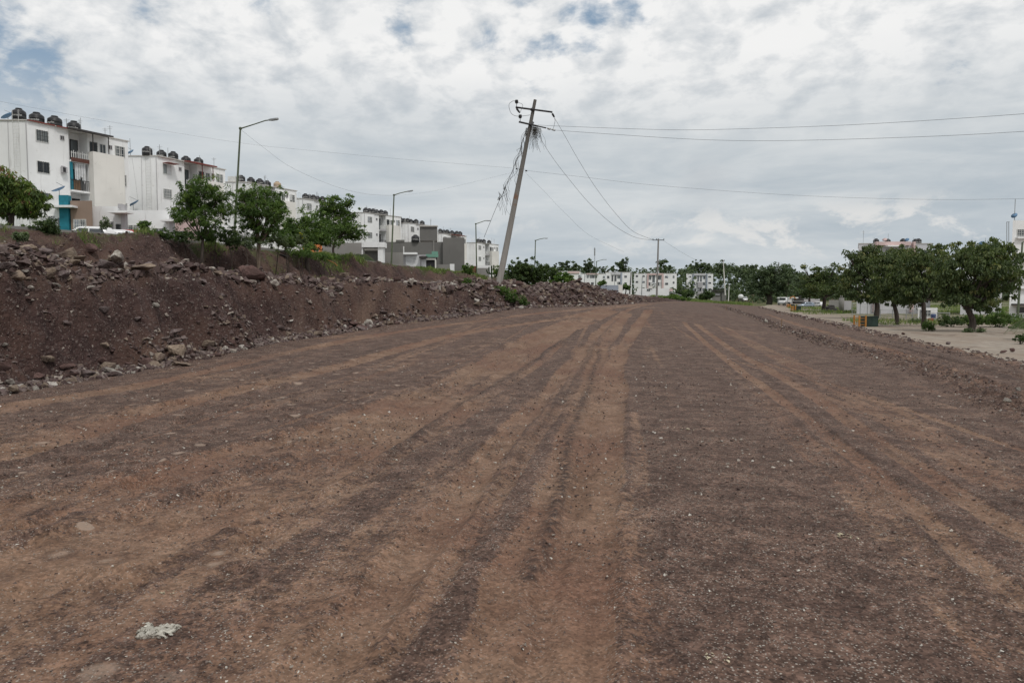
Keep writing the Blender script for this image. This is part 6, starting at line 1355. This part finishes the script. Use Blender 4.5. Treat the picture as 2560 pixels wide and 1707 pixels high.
# column and wall slab
p = W(2103, 777, 132); e = empty('concrete_column', p, 0, 'round concrete column standing beside a pale wall slab', 'column')
m = MB(); m.lathe([(.48, -.3), (.48, 2.35), (.42, 2.42)], 20); m.build('shaft', CONC, e, True); m = MB(); m.lathe([(.22, 2.42), (.22, 2.85), (.15, 2.9)], 14); m.build('cap', CONC, e, True)
front('block_wall', 'pale cement wall slab right of the round concrete column', 'wall', 2109, 752, 2129, 778, 133, .4, GREYP, roof=False)
def logs():
    p = W(2077, 778, 128); e = empty('log_pile', p, 0, 'pile of black logs lying under the olive tree', 'log pile'); rr = random.Random(3)
    for (x, z, l) in ((0, .16, 1.9), (.1, .45, 1.7), (-.15, .74, 1.5), (.05, .98, 1.0)):
        m = MB(); m.tube([(x-l/1.6, rr.uniform(-.2, .2), z), (x, 0, z+.04), (x+l/1.6, rr.uniform(-.2, .2), z+rr.uniform(-.05, .12))], [.15, .17, .13], 8); m.build('log', DTIN, e)
logs()
# chain-link fence behind the shade trees
def fence(label, pts, Y, posts, ht=None):
    x0, y0, x1, y1 = pts; a = W(x0, y1, Y); b = W(x1, y0, Y); e = empty('chain_link_fence', (a.x, Y, a.z), 0, label, 'fence'); h = b.z-a.z; w = b.x-a.x
    for x in posts:
        q = W(x, y1, Y).x - a.x; m = MB(); m.tube([(q, 0, -.3), (q, 0, h+.05)], .045, 8); m.build('post', STEEL, e)
    m = MB(); m.tube([(0, 0, h), (w, 0, h)], .03, 6); m.tube([(0, 0, .08), (w, 0, .08)], .02, 6); m.build('rail', STEEL, e)
    m = MB(); s = .16; n = int((w+h)/s)
    for i in range(n):
        for sg in (1, -1):
            q0 = i*s - h; q1 = q0 + h; z0, z1 = (0, h) if sg > 0 else (h, 0); A = [q0, z0]; B = [q1, z1]
            if q1 < 0 or q0 > w: continue
            if A[0] < 0: t = (0-A[0])/(B[0]-A[0]); A = [0, A[1]+(B[1]-A[1])*t]
            if B[0] > w: t = (w-A[0])/(B[0]-A[0]); B = [w, A[1]+(B[1]-A[1])*t]
            m.tube([(A[0], 0, A[1]), (B[0], 0, B[1])], .005, 3, False)
    m.build('mesh', STEEL, e); return e
fence('chain-link fence with steel posts behind the third and fourth shade trees', (2200, 774, 2300, 803), 76, (2200, 2231, 2265, 2280, 2300))
fence('chain-link gate fence between the second and nearest shade trees', (2301, 782, 2375, 806), 72, (2301, 2343, 2373))
fence('tall pale chain-link fence right of the cement wall slab', (2130, 758, 2199, 787), 100, (2130, 2150, 2168, 2185, 2199))
front('shed', 'white kiosk with a dark opening behind the second shade tree', 'shed', 2294, 771, 2344, 806, 82, 3, WHITE, wins=[(2300, 776, 2306, 790, GL), (2312, 776, 2326, 790, GLG)], roof=False)
def bin_(name, label, x, yb, yt, Y, mat, r):
    b = W(x, yb, Y); t = W(x, yt, Y); h = t.z-b.z; e = empty(name, b, 0, label, 'barrel'); m = MB(); m.lathe([(r*.9, 0), (r, h*.05), (r, h*.33), (r*1.04, h*.35), (r, h*.38), (r, h*.64), (r*1.04, h*.66), (r, h*.69), (r, h*.95), (r*.9, h)], 18); m.build('drum', mat, e, True); m = MB(); m.lathe([(r*.92, h), (r*.92, h*1.04), (r*.2, h*1.05)], 16); m.build('lid', mat, e, True)
bin_('barrel', 'blue plastic barrel in front of the white kiosk', 2333, 795, 785, 78, flat('blue_plastic', (.02, .05, .16), .4), .26)
bin_('barrel', 'red drum beside the chain-link gate under the second shade tree', 2327, 806, 796, 71, flat('red_plastic', (.28, .035, .025), .5), .25)
# survey stakes on the gravel berm
for (x, yb, yt, lb) in ((1815, 776, 764, 'far thin survey stake standing in the dirt road'), (1953, 822, 800, 'nearer thin survey stake standing on the gravel berm')):
    q = hit(x, yb); m = MB(); h = (yb-yt)*q.y/F; m.box(-.022, .022, -.012, .012, -.1, h); o = m.build('stake', WOOD, None, loc=q); o.rotation_euler = (0, R(3), 0); tag(o, lb, 'stake')
q = W(838, 668, 46); m = MB(); m.tube(sm3([Vector((0, 0, 0)), Vector((.9, .1, -.28)), Vector((1.5, .1, -.55)), Vector((1.75, .1, -.8))], 4), .035, 6)
hh = hit(795, 655); tag(m.build('hose', ORNG, None, loc=hh + Vector((0, 0, .35))), 'short orange pipe sticking out of the upper bank below the grey wall', 'pipe')
hh = hit(708, 645); m = MB(); m.box(-.45, .45, -.25, .25, 0, .06, Matrix.Rotation(.25, 4, 'Y')); m.box(-.3, .2, -.3, .3, .06, .1, Matrix.Rotation(.1, 4, 'Y')); tag(m.build('sheet_scrap', DTIN, None, loc=hh + Vector((0, 0, .1))), 'black sheet scrap on the bank edge right of the pale tree stems', 'scrap')
# low curb along the street edge
def curb():
    pts = [(x, y) for x, y in CURB if 5 < y < 175]; P = sm_poly(pts, 8); m = MB()
    for (ax, ay), (bx, by) in zip(P[:-1], P[1:]):
        za, zb_ = float(np.interp(ay, *CURBZ)), float(np.interp(by, *CURBZ)); dx, dy = bx-ax, by-ay; L = math.hypot(dx, dy); nx, ny = -dy/L*.2, dx/L*.2
        n = len(m.v); m.v += [(ax-nx*.5, ay-ny*.5, za-.5), (bx-nx*.5, by-ny*.5, zb_-.5), (bx-nx*.5, by-ny*.5, zb_+.16), (ax-nx*.5, ay-ny*.5, za+.16), (ax+nx, ay+ny, za-.5), (bx+nx, by+ny, zb_-.5), (bx+nx, by+ny, zb_+.16), (ax+nx, ay+ny, za+.16)]
        m.f += [(n, n+1, n+2, n+3), (n+3, n+2, n+6, n+7), (n+7, n+6, n+5, n+4)]
    o = m.build('kerb', CONC); tag(o, kind='structure')
curb()
# the very first tank objects are used in place; drop any prototype never placed
for k, t in ((0, TANK), (1, TANKB)):
    if not _tank_used[k]:
        for ch in list(t.children): bpy.data.objects.remove(ch)
        bpy.data.objects.remove(t)

for o in scene.objects:
    if 'label' in o and len(o['label'].split()) > 16: print('LONG', len(o['label'].split()), o.name, '|', o['label'])
